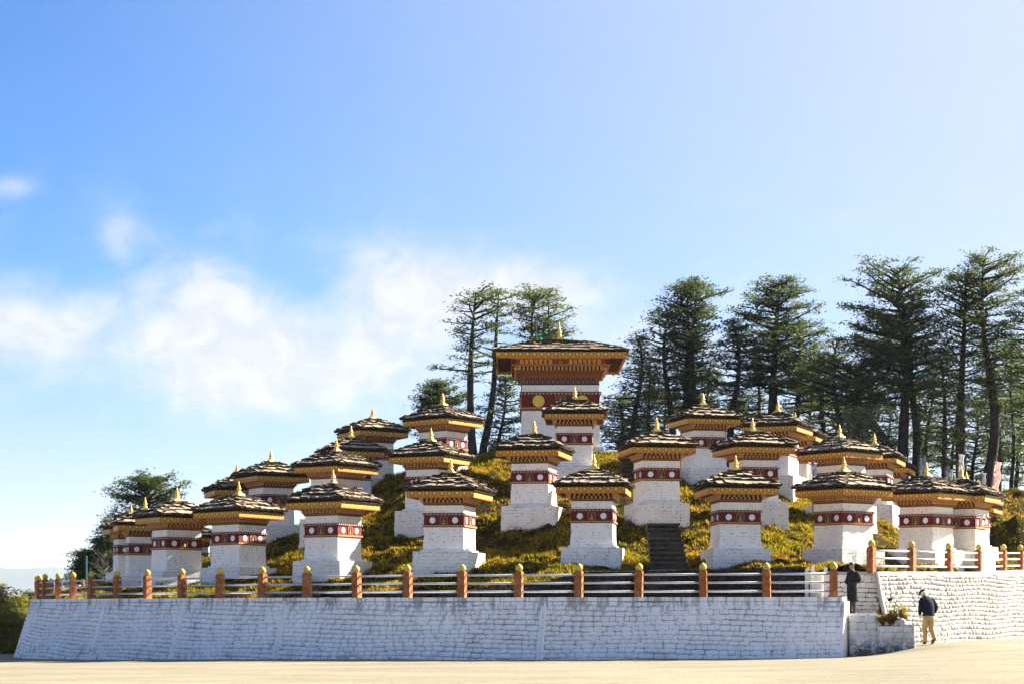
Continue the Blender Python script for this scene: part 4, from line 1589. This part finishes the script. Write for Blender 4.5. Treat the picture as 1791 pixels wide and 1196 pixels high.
tree('pair of thin trunked conifers close to the right edge', [(1745, 860, 1748, 590), (1757, 860, 1762, 600)], 101,
     [(0, .3, .3), (.25, .8, .8), (.55, 1.1, 1.1), (.8, 1.2, 1.2), (1, .4, .4)], 44, 'needles', .9, .28, .2, G_R, .20, .1, .1, 17, gap=.85)
tree('conifer cut by the right edge with drooping dark boughs', [(1815, 870, 1812, 505)], 97,
     [(0, .4, .4), (.3, 1.4, 1.4), (.55, 1.9, 1.9), (.8, 1.6, 1.6), (1, .4, .4)], 56, 'needles', 1.0, .28, .15, G_R, .4, .1, .05, 18)
for q, (px, pyb, pyt, dd, lab) in enumerate([(1420, 830, 640, 112, 'dark background conifer between the domed tree and the open one'), (1520, 840, 660, 112, 'background conifer left of the forked trunk'),
                                            (1236, 815, 640, 112, 'dark background conifer right of the three close trunks'), (1775, 870, 640, 110, 'background conifer low at the right edge'),
                                            (1700, 870, 690, 112, 'low background conifer between two thick trunks'), (1085, 800, 690, 110, 'low background conifer hugging the large chorten right side')]):
    tree(lab, [(px, pyb, px + 4, pyt)], dd, [(0, .8, .8), (.3, 1.7, 1.7), (.6, 1.5, 1.5), (.85, .9, .9), (1, .3, .3)], 38, 'needles', .95, .3, .08, G_R, .2, .1, .06, 20 + q, gap=.8)
tree('broad leaved grey green bush tree behind a right hand roof', [(1500, 850, 1502, 722)], 94,
     [(0, .8, .8), (.4, 1.3, 1.5), (.75, 1.0, 1.0), (1, .3, .3)], 60, 'leaf_grey', .55, .24, .1, None, .14, .5, 0, 30, name='broadleaf_tree')
for q, (px, pyb, pyt, dd, lab) in enumerate([(1300, 815, 690, 113, 'low background conifer filling the gap left of the domed tree trunk'), (1485, 840, 700, 114, 'low background conifer behind the open conifer'),
                                            (1555, 850, 705, 113, 'low background conifer behind the forked trunk foot'), (1610, 850, 670, 115, 'background conifer seen through the forked tree'),
                                            (1668, 860, 650, 114, 'background conifer behind the thick straight trunk'), (1735, 870, 660, 114, 'background conifer behind the pair of thin trunks'),
                                            (1160, 815, 680, 113, 'low background conifer left of the three close trunks'), (1800, 870, 600, 112, 'background conifer filling the right edge')]):
    tree(lab, [(px, pyb, px - 3, pyt)], dd, [(0, 1.0, 1.0), (.3, 1.7, 1.7), (.6, 1.4, 1.4), (.85, .9, .9), (1, .3, .3)], 34, 'needles_olive', .95, .3, .05, G_R, .16, .05, .06, 60 + q, gap=.75)
# left
tree('flat crowned conifer above the two leftmost chortens', [(262, 1040, 258, 838)], 104,
     [(0, .2, .2), (.45, 1.8, 1.4), (.62, 2.1, 1.6), (.78, 2.3, 2.2), (.9, 1.5, 1.8), (1, .6, .8)], 64, 'needles', 1.35, .27, .4, G_L, .34, .2, 0, 31)
tree('conifer sloping down to the left end of the railing', [(205, 1060, 196, 905), (182, 1060, 178, 940)], 106,
     [(0, 1.9, 1.1), (.3, 1.8, 1.2), (.6, 1.3, 1.1), (.85, .8, .8), (1, .2, .2)], 70, 'needles', 1.5, .27, .1, G_L, .26, .1, 0, 32)
tree('lowest dark conifer left of the teal pole', [(140, 1062, 150, 960)], 107,
     [(0, 1.2, 1.0), (.4, 1.1, 1.1), (.8, .6, .6), (1, .2, .2)], 60, 'needles', 1.7, .25, .05, G_L, .16, .1, 0, 33)
tree('bare twiggy tree behind the left end posts', [(186, 1058, 180, 965)], 98,
     [(0, .6, .5), (.4, 1.2, 1.0), (.8, .8, .8), (1, .2, .2)], 44, 'needles_olive', .3, .2, .08, None, .09, .6, .93, 34, name='bare_tree')
for q, (px, pyb, pyt, dd, wd, lab) in enumerate([(-12, 1150, 1028, 93, 1.6, 'yellow green bushy tree cut by the left edge'), (22, 1148, 1048, 96, 1.1, 'middle yellow green bushy tree left of the wall'),
                                                (47, 1146, 1040, 99, 1.1, 'dark topped bushy tree touching the slanted wall end'), (8, 1150, 1075, 91.5, 1.0, 'low yellow green shrub at the plaza edge on the left')]):
    tree(lab, [(px, pyb, px + 2, pyt)], dd, [(0, wd * .9, wd * .9), (.35, wd, wd), (.7, wd * .8, wd * .8), (1, .2, .2)], 60, 'shrub', 1.2, .24, .06, 'bushy trees beyond the left end of the wall', .10, .5, 0, 40 + q, name='bushy_tree')

# ------------------------------------------------------------------ entrance: blocks, planter
def block_masonry(root, c, size, course, width, mat, core, variants, seed, depth=.03, yaw=0.0):
    """a small free-standing masonry block faced with single stones on its four sides"""
    r = random.Random(seed)
    mb = MB()
    mb.box((0, 0, size[2] / 2), (size[0], size[1], size[2]))
    build(mb, 'core', core, root)
    ms = [v.mesh('stone', mat, True) for v in variants]
    for q in range(4):
        ln = size[0] if q % 2 == 0 else size[1]
        dp = size[1] if q % 2 == 0 else size[0]
        rot = Matrix.Rotation(q * math.pi / 2, 4, 'Z')
        n = max(1, int(size[2] / course))
        for k in range(n):
            ch = size[2] / n
            x = -ln / 2 - r.uniform(0, width * .6)
            while x < ln / 2:
                wd = width * r.uniform(.7, 1.4)
                a, b = max(x, -ln / 2), min(x + wd, ln / 2)
                if b - a > .07:
                    link('stone', ms[r.randrange(len(ms))], root, rot @ Matrix.Translation(((a + b) / 2, -dp / 2, (k + .5) * ch)) @ Matrix.Diagonal((b - a - .012, depth, ch - .012, 1)))
                x += wd


M['planter_stone'] = material('stained whitewashed stone', wall_stone_build((.80, .79, .76), (.55, .54, .53), .9, None, (.35, 1.05)), .9, .15)
bz = float(ground_z(11.35, 58.6))
t = thing('step_block', 'whitewashed stone block wall between the long wall end and the planter', 'wall', (11.24, 58.75, bz - .05))
block_masonry(t, None, (.86, .5, 1.42 - bz), .19, .34, M['planter_stone'], M['wall_core'], SV, 31)
mb = MB(); mb.box((0, .0, 1.45 - bz), (.9, .54, .07)); build(mb, 'coping', M['wall_stone'], t)
t = thing('kerb_stone', 'low stained white stone at the foot of the block wall', 'stone', (11.2, 58.2, float(ground_z(11.2, 58.2)) - .03))
mb = MB(); mb.wobbly(.42, .36, 0, .26, 4, 3, .02, 8); build(mb, 'stone', M['planter_stone'], t)
px0 = (12.27, 58.6, float(ground_z(12.27, 58.2)) - .2)
t = thing('stone_planter', 'whitewashed stone planter box with black stains at its foot', 'planter', px0, R(-4))
block_masonry(t, None, (1.12, .8, .98), .17, .32, M['planter_stone'], M['wall_core'], SV, 33)
mb = MB(); mb.box((0, 0, .97), (1.0, .68, .05)); build(mb, 'soil', M['dark_core'], t)
M['dry_leaf'] = foliage_mat('dry ochre leaves', (.28, .17, .015), (.60, .42, .05), .5)


def planter_plant(label, dx, h, spread, seed, n=34, mat='dry_leaf'):
    r = random.Random(seed)
    t = thing('dry_plant', label, 'plant', (px0[0] + dx, px0[1] - .05, px0[2] + .98), 0, 1, 'dry plants in the planter')
    mb = MB(); cen = []; dr = []
    for k in range(n):
        a = r.uniform(0, 6.28); ln = h * r.uniform(.5, 1.05); sp = spread * r.uniform(.2, 1)
        tip = Vector((math.cos(a) * sp, math.sin(a) * sp, ln))
        mid = Vector((tip.x * .35, tip.y * .35, ln * .55))
        mb.tube([(0, 0, 0), mid, tip], [.012, .009, .004], 3)
        for f_ in (.35, .5, .65, .8, .95, 1):
            p = mid.lerp(tip, max(0, f_ * 2 - 1)) if f_ > .5 else Vector((0, 0, 0)).lerp(mid, f_ * 2)
            cen.append(tuple(p)); dr.append((tip.x, tip.y, .3))
    build(mb, 'stem', M['bark_pale'], t)
    V, Fq = leaf_cloud(cen, dr, 4, .035, .035, .085, seed, .5)
    link('leaves', np_mesh('leaves', V, Fq, M[mat]), t)


planter_plant('russet plant at the left end of the planter', -.42, .34, .2, 51, 26)
planter_plant('brown bushy plant left of the white stone in the planter', -.15, .40, .22, 52)
planter_plant('tall yellow plant right of the white stone in the planter', .25, .62, .24, 53, 40)
planter_plant('thin yellow upright plant at the back of the planter', -.05, .66, .16, 55, 14)
t = thing('rock', 'grey white rock lying among the planter plants', 'rock', (px0[0] + .12, px0[1] - .26, px0[2] + .97))
mb = MB(); mb.loft([(0, 0, 0, .11, .10), (.02, 0, .08, .16, .13), (.04, .0, .2, .12, .11), (.02, 0, .27, .05, .05)], 7); build(mb, 'stone', M['rough_stone'], t)
t = thing('dead_flower', 'dark withered flower head on a thin stalk behind the planter', 'plant', (px0[0] - .12, px0[1] + .2, px0[2] + .95))
mb = MB(); mb.tube([(0, 0, 0), (.01, 0, .4), (-.02, 0, .86)], [.012, .01, .008], 5); build(mb, 'stem', M['bark'], t)
mb = MB(); mb.loft([(-.02, 0, .82, .03, .03), (-.02, 0, .85, .07, .06), (.01, 0, .90, .09, .06), (.04, 0, .94, .03, .03)], 9); build(mb, 'flower_head', M['dark'], t)

# landing where the guard stands
M['paving'] = plain('worn cement landing', (.42, .39, .33), .25, 5, .95, .1, 0, .3)
mb = MB(); mb.box((11.4, 61.45, .98), (2.1, 4.7, .76)); lo = build(mb, 'landing', M['paving']); lo['kind'] = 'structure'

# white posts of the little gate inside the entrance
t = thing('gate_pier', 'little white stone gate piers behind the last railing bay', 'gate', (9.98, 62.2, 1.94))
for px, w_, z1, y_ in ((1411, .11, 1.02, 0), (1424, .10, 1.12, .25), (1445, .12, 1.06, .1)):
    x_ = (px - CX) * 62.2 / F - 9.98
    mb = MB(); mb.wobbly(w_, w_ * .92, 0, z1, 2, 6, .006, px)
    mb.v = [(a + x_, b + y_, c) for a, b, c in mb.v]
    build(mb, 'pier', M['white'], t)
mb = MB(); mb.box((.48, .3, .45), (.55, .12, .9)); build(mb, 'panel', M['white'], t)

# ------------------------------------------------------------------ flags and pole
def cloth_mat(name, col):
    m = bpy.data.materials.new(name); m.use_nodes = True
    t = NT(m.node_tree)
    g = worldco(t)
    n = t.noise(g, 5, 4)
    x, y, z = t.xyz(g)
    fold = t.smooth(t.noise(t.scale(g, (.5, .5, 6)), 2.0, 3), .5, .62, 0, .25)
    c = t.mix(t.smooth(n, .3, .7, 0, .3), col, tuple(v * .6 for v in col))
    c = t.mix(fold, c, tuple(v * .55 for v in col))
    d = t.n('ShaderNodeBsdfDiffuse'); t.set(d.inputs[0], c)
    tr = t.n('ShaderNodeBsdfTranslucent'); t.set(tr.inputs[0], c)
    mx = t.n('ShaderNodeMixShader'); mx.inputs[0].default_value = .45
    t.set(mx.inputs[1], d.outputs[0]); t.set(mx.inputs[2], tr.outputs[0])
    o = t.n('ShaderNodeOutputMaterial'); t.set(o.inputs[0], mx.outputs[0])
    return m


def banner(label, px, y_top, y_bot, w_px, D, col, lean=0.0, seed=1, pole_top=None):
    r = random.Random(seed)
    x0, y0, z0 = at(px, y_bot + 60, D)
    zt, zb = at(px, y_top, D)[2] - z0, at(px, y_bot, D)[2] - z0
    t = thing('prayer_flag', label, 'flag', (x0, y0, z0), 0, 1, 'vertical prayer flags on poles')
    zp = zt + .15 if pole_top is None else at(px, pole_top, D)[2] - z0
    mb = MB(); mb.tube([(0, 0, 0), (lean * .5, 0, zp * .5), (lean, 0, zp)], [.04, .035, .02], 6); build(mb, 'pole', M['bark_pale'], t)
    w_ = w_px * D / F
    mb = MB(); vs = []; fs = []
    nz = 10
    for k in range(nz + 1):
        z = zt + (zb - zt) * k / nz
        for i in range(4):
            u = i / 3
            vs.append((lean * z / zp + .04 + u * w_ * (1 - .12 * math.sin(k)), .10 * math.sin(k * .9 + u * 3 + seed), z - u * w_ * .25))
    for k in range(nz):
        for i in range(3):
            a = k * 4 + i
            fs.append((a, a + 1, a + 5, a + 4))
    mb.add(vs, fs)
    o = build(mb, 'cloth', cloth_mat('prayer flag cloth', col), t, smooth=True)
    sm_ = o.modifiers.new('thickness', 'SOLIDIFY'); sm_.thickness = .008


banner('green flag on a thin pole above the large chorten roof', 938, 584, 599, 7, 97, (.05, .32, .12), 0, 1, 556)
banner('tall grey white prayer flag between two trunks at the right', 1673, 793, 838, 9, 92, (.62, .62, .60), .1, 2)
banner('leaning pink prayer flag near the last roof on the right', 1727, 806, 858, 12, 91, (.92, .68, .62), .35, 3)
banner('pale blue prayer flag close to a gold finial', 1607, 800, 832, 6, 93, (.45, .55, .66), 0, 4)
banner('second pale blue prayer flag beside the first', 1614, 796, 828, 5, 94, (.55, .62, .70), 0, 5)
banner('small lilac prayer flag between two finials', 1653, 820, 842, 6, 93, (.55, .5, .55), 0, 6)
banner('small greenish prayer flag right of the lilac one', 1660, 819, 841, 5, 93, (.45, .55, .45), 0, 7)
banner('small grey prayer flag left of the pink one', 1714, 826, 846, 6, 92, (.5, .52, .52), .1, 8)
banner('small white and blue prayer flag between two middle row roofs', 1422, 808, 836, 5, 76, (.62, .70, .85), 0, 9)
x_, y_, z_ = at(151, 1060, 97)
t = thing('metal_pole', 'thin teal metal pole behind the left end of the railing', 'pole', (x_, y_, z_))
M['teal'] = plain('teal pole paint', (.03, .13, .14), .2, 10, .5, .4)
mb = MB(); mb.tube([(0, 0, 0), (0, 0, 1.5), (0, 0, 2.62)], [.055, .05, .045], 10); build(mb, 'shaft', M['teal'], t)
mb = MB(); mb.lathe([(.06, 2.6), (.07, 2.64), (.03, 2.68)], 10); build(mb, 'cap', M['teal'], t)

# ------------------------------------------------------------------ grass
g = np.random.default_rng(5)
n = 260000
X = g.uniform(-24, 27, n)
Y = 58 + 46 * g.random(n) ** 1.25
ok = np.where(X < 11, Y > front_y(X) + .45, Y > np.interp(X, terrace_path.p[:, 0], terrace_path.p[:, 1]) + .45)
ok &= ~((X > 1.2) & (X < 12.7) & (Y < dark_y(X) + .35)) & ~((X > -9.5) & (X <= 1.2) & (Y < dark_y(X) + .1))
ok &= ~((np.abs(X - 5.62) < .5) & (Y > 64.5) & (Y < 68.8)) & ~((np.abs(X - 5.05) < .55) & (Y > 74) & (Y < 78.2))
ok &= (np.abs(X - BIG[0] - .35) > 3.25) | (np.abs(Y - BIG[1]) > 3.25)
ok &= (Y < 93) | (X > 6)
ok &= (X > np.interp(Y, [58, 84, 88.5, 93.5], [-40, -21.0, -20.9, -19.6]))
dens = vnoise(X * .9, Y * .9, 12) + vnoise(X * 2.7, Y * 2.7, 13) * .7
ok &= dens > -.32
X, Y = X[ok], Y[ok]
Zg = hill_z(X, Y)
m = len(X)
tall = np.clip(.8 + 1.3 * vnoise(X * .7, Y * .7, 15), .35, 1.6)
V = []
for b in range(3):
    a = g.uniform(0, 6.283, m)
    h = g.uniform(.07, .17, m) * tall
    ln = g.uniform(.3, 1.1, m) * h
    wd = g.uniform(.012, .03, m)
    ox, oy = g.normal(0, .05, m), g.normal(0, .05, m)
    ca, sa = np.cos(a), np.sin(a)
    p0 = np.stack([X + ox - sa * wd, Y + oy + ca * wd, Zg - .02], 1)
    p1 = np.stack([X + ox + sa * wd, Y + oy - ca * wd, Zg - .02], 1)
    p2 = np.stack([X + ox + ca * ln, Y + oy + sa * ln, Zg + h], 1)
    V.append(np.stack([p0, p1, p2], 1))
V = np.concatenate(V).reshape(-1, 3)
gr = link('grass', np_mesh('grass', V, np.arange(len(V)).reshape(-1, 3), M['grass']))
gr['kind'] = 'stuff'

# ------------------------------------------------------------------ people
M['skin'] = plain('skin', (.36, .19, .12), .12, 30, .55, .3)
M['hair_black'] = plain('black hair', (.012, .010, .010), .3, 60, .5, .3)
M['hair_white'] = plain('white hair', (.72, .70, .66), .2, 60, .7, .2)
M['navy'] = plain('dark navy cloth', (.012, .014, .026), .4, 12, .9, .15)
M['charcoal'] = plain('dark charcoal cloth', (.018, .018, .022), .4, 12, .9, .15)
M['khaki'] = plain('khaki cloth', (.42, .29, .125), .2, 9, .9, .15)
M['leather'] = plain('dark brown leather', (.05, .02, .014), .3, 14, .5, .3)
M['eye'] = plain('eye', (.01, .008, .008), .1, 50, .3, .5)


def skin_body(parent, J, E, root_i, mat):
    """one continuous figure grown from a skeleton: J joints (x, y, z, radius), E bones"""
    me = bpy.data.meshes.new('body')
    me.from_pydata([j[:3] for j in J], E, [])
    me.materials.append(mat)
    o = link('body', me, parent)
    o.modifiers.new('Skin', 'SKIN')
    if me.skin_vertices:
        for i, j in enumerate(J):
            sv_ = me.skin_vertices[0].data[i]
            sv_.radius = (j[3], j[3])
            sv_.use_root = i == root_i
    s_ = o.modifiers.new('Subdivision', 'SUBSURF')
    s_.levels = s_.render_levels = 2
    for p in me.polygons:
        p.use_smooth = True
    return o


def hand(J, E, wrist_i, side, dirv, palm_n):
    """palm and five fingers, gently curled, grown on the wrist joint"""
    w_ = Vector(J[wrist_i][:3])
    d = Vector(dirv).normalized()
    pn = Vector(palm_n).normalized()
    s_ = d.cross(pn).normalized() * side
    J.append((*(w_ + d * .055), .030)); pi_ = len(J) - 1
    E.append((wrist_i, pi_))
    for k, (off, ln) in enumerate(((-.027, .060), (-.009, .072), (.009, .067), (.026, .052))):
        b = w_ + d * .085 + s_ * off
        J.append((*b, .0095)); a0 = len(J) - 1
        J.append((*(b + d * ln * .55 + pn * .010), .0085)); J.append((*(b + d * ln * .9 + pn * .034), .0075))
        E += [(pi_, a0), (a0, a0 + 1), (a0 + 1, a0 + 2)]
    b = w_ + d * .04 - s_ * .034 + pn * .01
    J.append((*b, .011)); a0 = len(J) - 1
    J.append((*(b + d * .03 - s_ * .016 + pn * .018), .0095)); J.append((*(b + d * .058 - s_ * .012 + pn * .032), .008))
    E += [(pi_, a0), (a0, a0 + 1), (a0 + 1, a0 + 2)]


def head_shape(mb, c, yaw, pitch=0.0):
    """head with brow, nose, mouth, chin and ears, looking along -Y before it is turned"""
    vs, fs = [], []
    nu, nv = 20, 16
    for j in range(nv + 1):
        th = math.pi * j / nv
        for i in range(nu):
            ph = 2 * math.pi * i / nu
            x, y, z = math.sin(th) * math.cos(ph), math.sin(th) * math.sin(ph), math.cos(th)
            px, py, pz = x * .075, y * .095, z * .115
            front = max(0, -y)
            if z < -.2:
                px *= 1 - .35 * (-z - .2)
                py *= 1 - (.32 if y > 0 else .10) * (-z - .2)
            nose = math.exp(-((x / .20) ** 2) - ((z + .12) / .22) ** 2) * front ** 6
            brow = math.exp(-((z - .14) / .10) ** 2) * front ** 3
            sock = math.exp(-((abs(x) - .40) / .17) ** 2 - ((z - .02) / .10) ** 2) * front ** 2
            lips = math.exp(-((x / .3) ** 2) - ((z + .46) / .07) ** 2) * front ** 4
            chin = math.exp(-((x / .35) ** 2) - ((z + .80) / .16) ** 2) * front
            py -= nose * .026 + brow * .007 - sock * .010 + lips * .007 + chin * .012
            ear = math.exp(-((abs(x) - .98) / .10) ** 2 - ((y - .12) / .16) ** 2 - (z / .24) ** 2)
            px *= 1 + .22 * ear
            vs.append((px, py, pz))
    for j in range(nv):
        for i in range(nu):
            a, b = j * nu + i, j * nu + (i + 1) % nu
            fs.append((a, a + nu, b + nu, b))
    m_ = Matrix.Translation(c) @ Matrix.Rotation(yaw, 4, 'Z') @ Matrix.Rotation(pitch, 4, 'X')
    mb.add([m_ @ Vector(v) for v in vs], fs)
    return m_


def limb(mb, pts, rads, n=12):
    """smooth tapering sleeve or leg"""
    P = [Vector(p) for p in pts]
    out_p, out_r = [], []
    for k in range(len(P) - 1):
        p0, p1, p2, p3 = P[max(k - 1, 0)], P[k], P[k + 1], P[min(k + 2, len(P) - 1)]
        for q in range(4):
            u = q / 4
            out_p.append(.5 * ((2 * p1) + (p2 - p0) * u + (2 * p0 - 5 * p1 + 4 * p2 - p3) * u * u + (3 * p1 - p0 - 3 * p2 + p3) * u ** 3))
            out_r.append(rads[k] + (rads[k + 1] - rads[k]) * u)
    out_p.append(P[-1]); out_r.append(rads[-1])
    mb.tube(out_p, out_r, n)


def shoe(parent, heel, yaw, pitch=0.0, mat=None):
    mb = MB()
    mb.loft([(0, -.02, 0, .042, .115), (0, -.02, .03, .046, .13), (0, -.01, .06, .044, .115), (0, .03, .09, .042, .07), (0, .055, .125, .044, .046)], 12)
    m_ = Matrix.Translation(heel) @ Matrix.Rotation(yaw, 4, 'Z') @ Matrix.Rotation(pitch, 4, 'X')
    mb.v = [tuple(m_ @ Vector(v)) for v in mb.v]
    build(mb, 'shoe', mat or M['leather'], parent, smooth=True)


# --- man walking away in a navy jacket and khaki trousers; local frame looks along -Y, turned to face away
mx0, my0 = (1624 - CX) * 59.2 / F, 59.2
t = thing('person', 'man seen from behind in navy jacket, khaki trousers and flat cap walking head down', 'person', (mx0, my0, float(ground_z(mx0, my0)) + .005), R(180 + 14), 1.04)
lean = -.16        # upper body leans forward (towards -Y)
J = [(0, 0, .93, .115), (0, -.03, 1.10, .12), (0, -.10, 1.30, .135), (0, -.15, 1.44, .07), (0, -.22, 1.50, .055), (0, -.29, 1.56, .075),
     (.18, -.13, 1.39, .055), (.26, -.09, 1.14, .042), (.22, -.15, .93, .030),
     (-.18, -.13, 1.39, .055), (-.27, -.05, 1.15, .042), (-.23, -.14, .96, .030),
     (.09, 0, .86, .085), (.10, -.06, .49, .056), (.10, -.02, .10, .038), (.10, -.12, .04, .034),
     (-.09, 0, .86, .085), (-.10, -.01, .50, .056), (-.10, .20, .17, .038), (-.10, .15, .07, .034)]
E = [(0, 1), (1, 2), (2, 3), (3, 4), (4, 5), (2, 6), (6, 7), (7, 8), (2, 9), (9, 10), (10, 11), (0, 12), (12, 13), (13, 14), (14, 15), (0, 16), (16, 17), (17, 18), (18, 19)]
hand(J, E, 8, 1, (-.05, -.1, -1), (-.9, -.3, 0))
hand(J, E, 11, -1, (.35, -.55, -.7), (.7, -.3, .4))
skin_body(t, J, E, 0, M['skin'])
mb = MB(); hm = head_shape(mb, (.02, -.33, 1.575), R(18), R(38)); build(mb, 'head', M['skin'], t, smooth=True)
mb = MB()
mb.loft([(0, .035, -.065, .070, .068), (0, .028, -.02, .080, .080), (0, .022, .03, .081, .084), (0, .016, .06, .074, .078), (0, .01, .08, .05, .055)], 14)
mb.v = [tuple(hm @ Vector(v)) for v in mb.v]
build(mb, 'hair', M['hair_white'], t, smooth=True)
mb = MB()
mb.loft([(0, .0, .028, .092, .116), (0, .0, .06, .098, .122), (0, .0, .10, .086, .108), (0, .0, .128, .045, .06)], 16)
mb.loft([(0, -.115, .045, .06, .05), (0, -.115, .058, .06, .05)], 12)
mb.v = [tuple(hm @ Vector(v)) for v in mb.v]
build(mb, 'cap', M['charcoal'], t, smooth=True)
mb = MB()
mb.loft([(0, .0, .88, .20, .155), (0, .0, .91, .205, .16), (0, -.01, .95, .185, .15), (0, -.02, 1.05, .205, .16), (0, -.05, 1.18, .22, .165), (0, -.09, 1.30, .225, .16), (0, -.125, 1.39, .20, .135), (0, -.16, 1.45, .12, .095), (0, -.185, 1.50, .075, .07)], 18)
build(mb, 'jacket', M['navy'], t, smooth=True)
for s_, arm in ((1, ((.14, -.12, 1.40), (.20, -.10, 1.31), (.245, -.06, 1.14), (.235, -.11, 1.0), (.215, -.15, .93))), (-1, ((-.14, -.12, 1.40), (-.205, -.08, 1.31), (-.26, -.02, 1.14), (-.25, -.08, 1.02), (-.225, -.13, .96)))):
    mb = MB(); limb(mb, arm, (.085, .082, .072, .062, .052)); build(mb, 'sleeve', M['navy'], t, smooth=True)
mb = MB()
mb.loft([(0, .005, .76, .16, .14), (0, .01, .82, .178, .155), (0, .005, .88, .172, .148), (0, 0, .95, .160, .13)], 16)
build(mb, 'trousers', M['khaki'], t, smooth=True)
for leg in (((.085, .0, .84), (.095, -.03, .66), (.10, -.055, .49), (.10, -.03, .28), (.10, -.03, .07)), ((-.085, .0, .84), (-.095, .0, .66), (-.10, .0, .50), (-.10, .11, .31), (-.10, .20, .15))):
    mb = MB(); limb(mb, leg, (.105, .098, .084, .076, .074)); build(mb, 'trouser_leg', M['khaki'], t, smooth=True)
shoe(t, (.10, -.07, .0), R(-6))
shoe(t, (-.10, .16, .075), R(6), R(38))

# --- guard standing in profile in a dark knee-length robe
gx0, gy0 = (1490.5 - CX) * 60.2 / F, 60.2
t = thing('person', 'guard in dark knee length robe and long socks standing sideways at the entrance', 'person', (gx0, gy0, 1.40), R(-62), 1.0)
J = [(0, 0, .92, .11), (0, 0, 1.10, .115), (0, .01, 1.30, .13), (0, .01, 1.43, .062), (0, -.005, 1.50, .05), (0, -.01, 1.56, .07),
     (.17, .02, 1.38, .052), (.25, .06, 1.14, .042), (.13, -.12, 1.06, .030),
     (-.17, .02, 1.38, .052), (-.25, .06, 1.14, .042), (-.13, -.12, 1.07, .030),
     (.09, 0, .86, .08), (.095, -.01, .48, .056), (.095, .02, .09, .038), (.095, -.09, .04, .033),
     (-.09, 0, .86, .08), (-.095, -.01, .48, .056), (-.095, .02, .09, .038), (-.095, -.09, .04, .033)]
E = [(0, 1), (1, 2), (2, 3), (3, 4), (4, 5), (2, 6), (6, 7), (7, 8), (2, 9), (9, 10), (10, 11), (0, 12), (12, 13), (13, 14), (14, 15), (0, 16), (16, 17), (17, 18), (18, 19)]
hand(J, E, 8, 1, (-.9, -.4, -.1), (0, .3, .9))
hand(J, E, 11, -1, (.9, -.4, -.1), (0, .3, .9))
skin_body(t, J, E, 0, M['skin'])
mb = MB(); hm = head_shape(mb, (0, -.02, 1.60), R(14), R(4)); build(mb, 'head', M['skin'], t, smooth=True)
for s_ in (-1, 1):
    mb = MB(); mb.lathe([(.003, -.006), (.008, 0), (.003, .006)], 8)
    m_ = hm @ Matrix.Translation((s_ * .030, -.080, .004)) @ Matrix.Rotation(R(90), 4, 'X')
    mb.v = [tuple(m_ @ Vector(v)) for v in mb.v]
    build(mb, 'eye', M['eye'], t)
mb = MB()
mb.loft([(0, .045, -.055, .066, .058), (0, .035, -.01, .080, .072), (0, .022, .035, .084, .085), (0, .0, .055, .083, .104), (0, -.002, .085, .077, .098), (0, 0, .112, .055, .072), (0, 0, .128, .02, .03)], 16)
mb.v = [tuple(hm @ Vector(v)) for v in mb.v]
build(mb, 'hair', M['hair_black'], t, smooth=True)
mb = MB()
mb.loft([(0, .01, .42, .205, .165), (0, .01, .50, .20, .16), (0, .0, .70, .195, .155), (0, -.005, .86, .20, .16), (0, -.01, .97, .175, .15), (0, -.03, 1.03, .205, .185), (0, -.03, 1.12, .22, .19), (0, -.01, 1.24, .22, .17), (0, .005, 1.34, .205, .145), (0, .01, 1.41, .13, .10), (0, .01, 1.46, .07, .068)], 18)
build(mb, 'robe', M['charcoal'], t, smooth=True)
mb = MB(); mb.loft([(0, -.01, .955, .182, .157), (0, -.01, .985, .184, .158)], 18); build(mb, 'belt', M['navy'], t, smooth=True)
mb = MB(); mb.add([(-.05, -.15, .78), (.16, -.19, .76), (.17, -.15, 1.0), (-.02, -.14, 1.0), (-.05, -.12, .78), (.16, -.15, .76)], [(0, 1, 2, 3), (4, 3, 2, 5), (0, 4, 5, 1)])
build(mb, 'robe_fold', M['charcoal'], t)
for arm in (((.15, .02, 1.39), (.22, .05, 1.28), (.265, .06, 1.14), (.21, -.05, 1.08), (.13, -.12, 1.06)), ((-.15, .02, 1.39), (-.22, .05, 1.28), (-.265, .06, 1.14), (-.21, -.05, 1.09), (-.13, -.12, 1.07))):
    mb = MB(); limb(mb, arm, (.085, .085, .082, .076, .07)); build(mb, 'sleeve', M['charcoal'], t, smooth=True)
for s_ in (-1, 1):
    mb = MB(); limb(mb, ((s_ * .093, -.01, .48), (s_ * .095, .0, .30), (s_ * .095, .02, .09)), (.062, .062, .044)); build(mb, 'sock', M['leather'], t, smooth=True)
    shoe(t, (s_ * .095, -.03, .0), 0.0)

# ------------------------------------------------------------------ air: thin haze that pales the far range
hz = MB()
hz.box((0, 3500, -70), (24000, 13000, 640))
hm_ = bpy.data.materials.new('thin haze')
hm_.use_nodes = True
t = NT(hm_.node_tree)
pv = t.n('ShaderNodeVolumePrincipled')
pv.inputs['Color'].default_value = (.78, .87, 1.0, 1)
pv.inputs['Density'].default_value = 0.55e-4
pv.inputs['Anisotropy'].default_value = .2
o = t.n('ShaderNodeOutputMaterial')
t.set(o.inputs['Volume'], pv.outputs[0])
haze = build(hz, 'haze', hm_)
haze['kind'] = 'stuff'
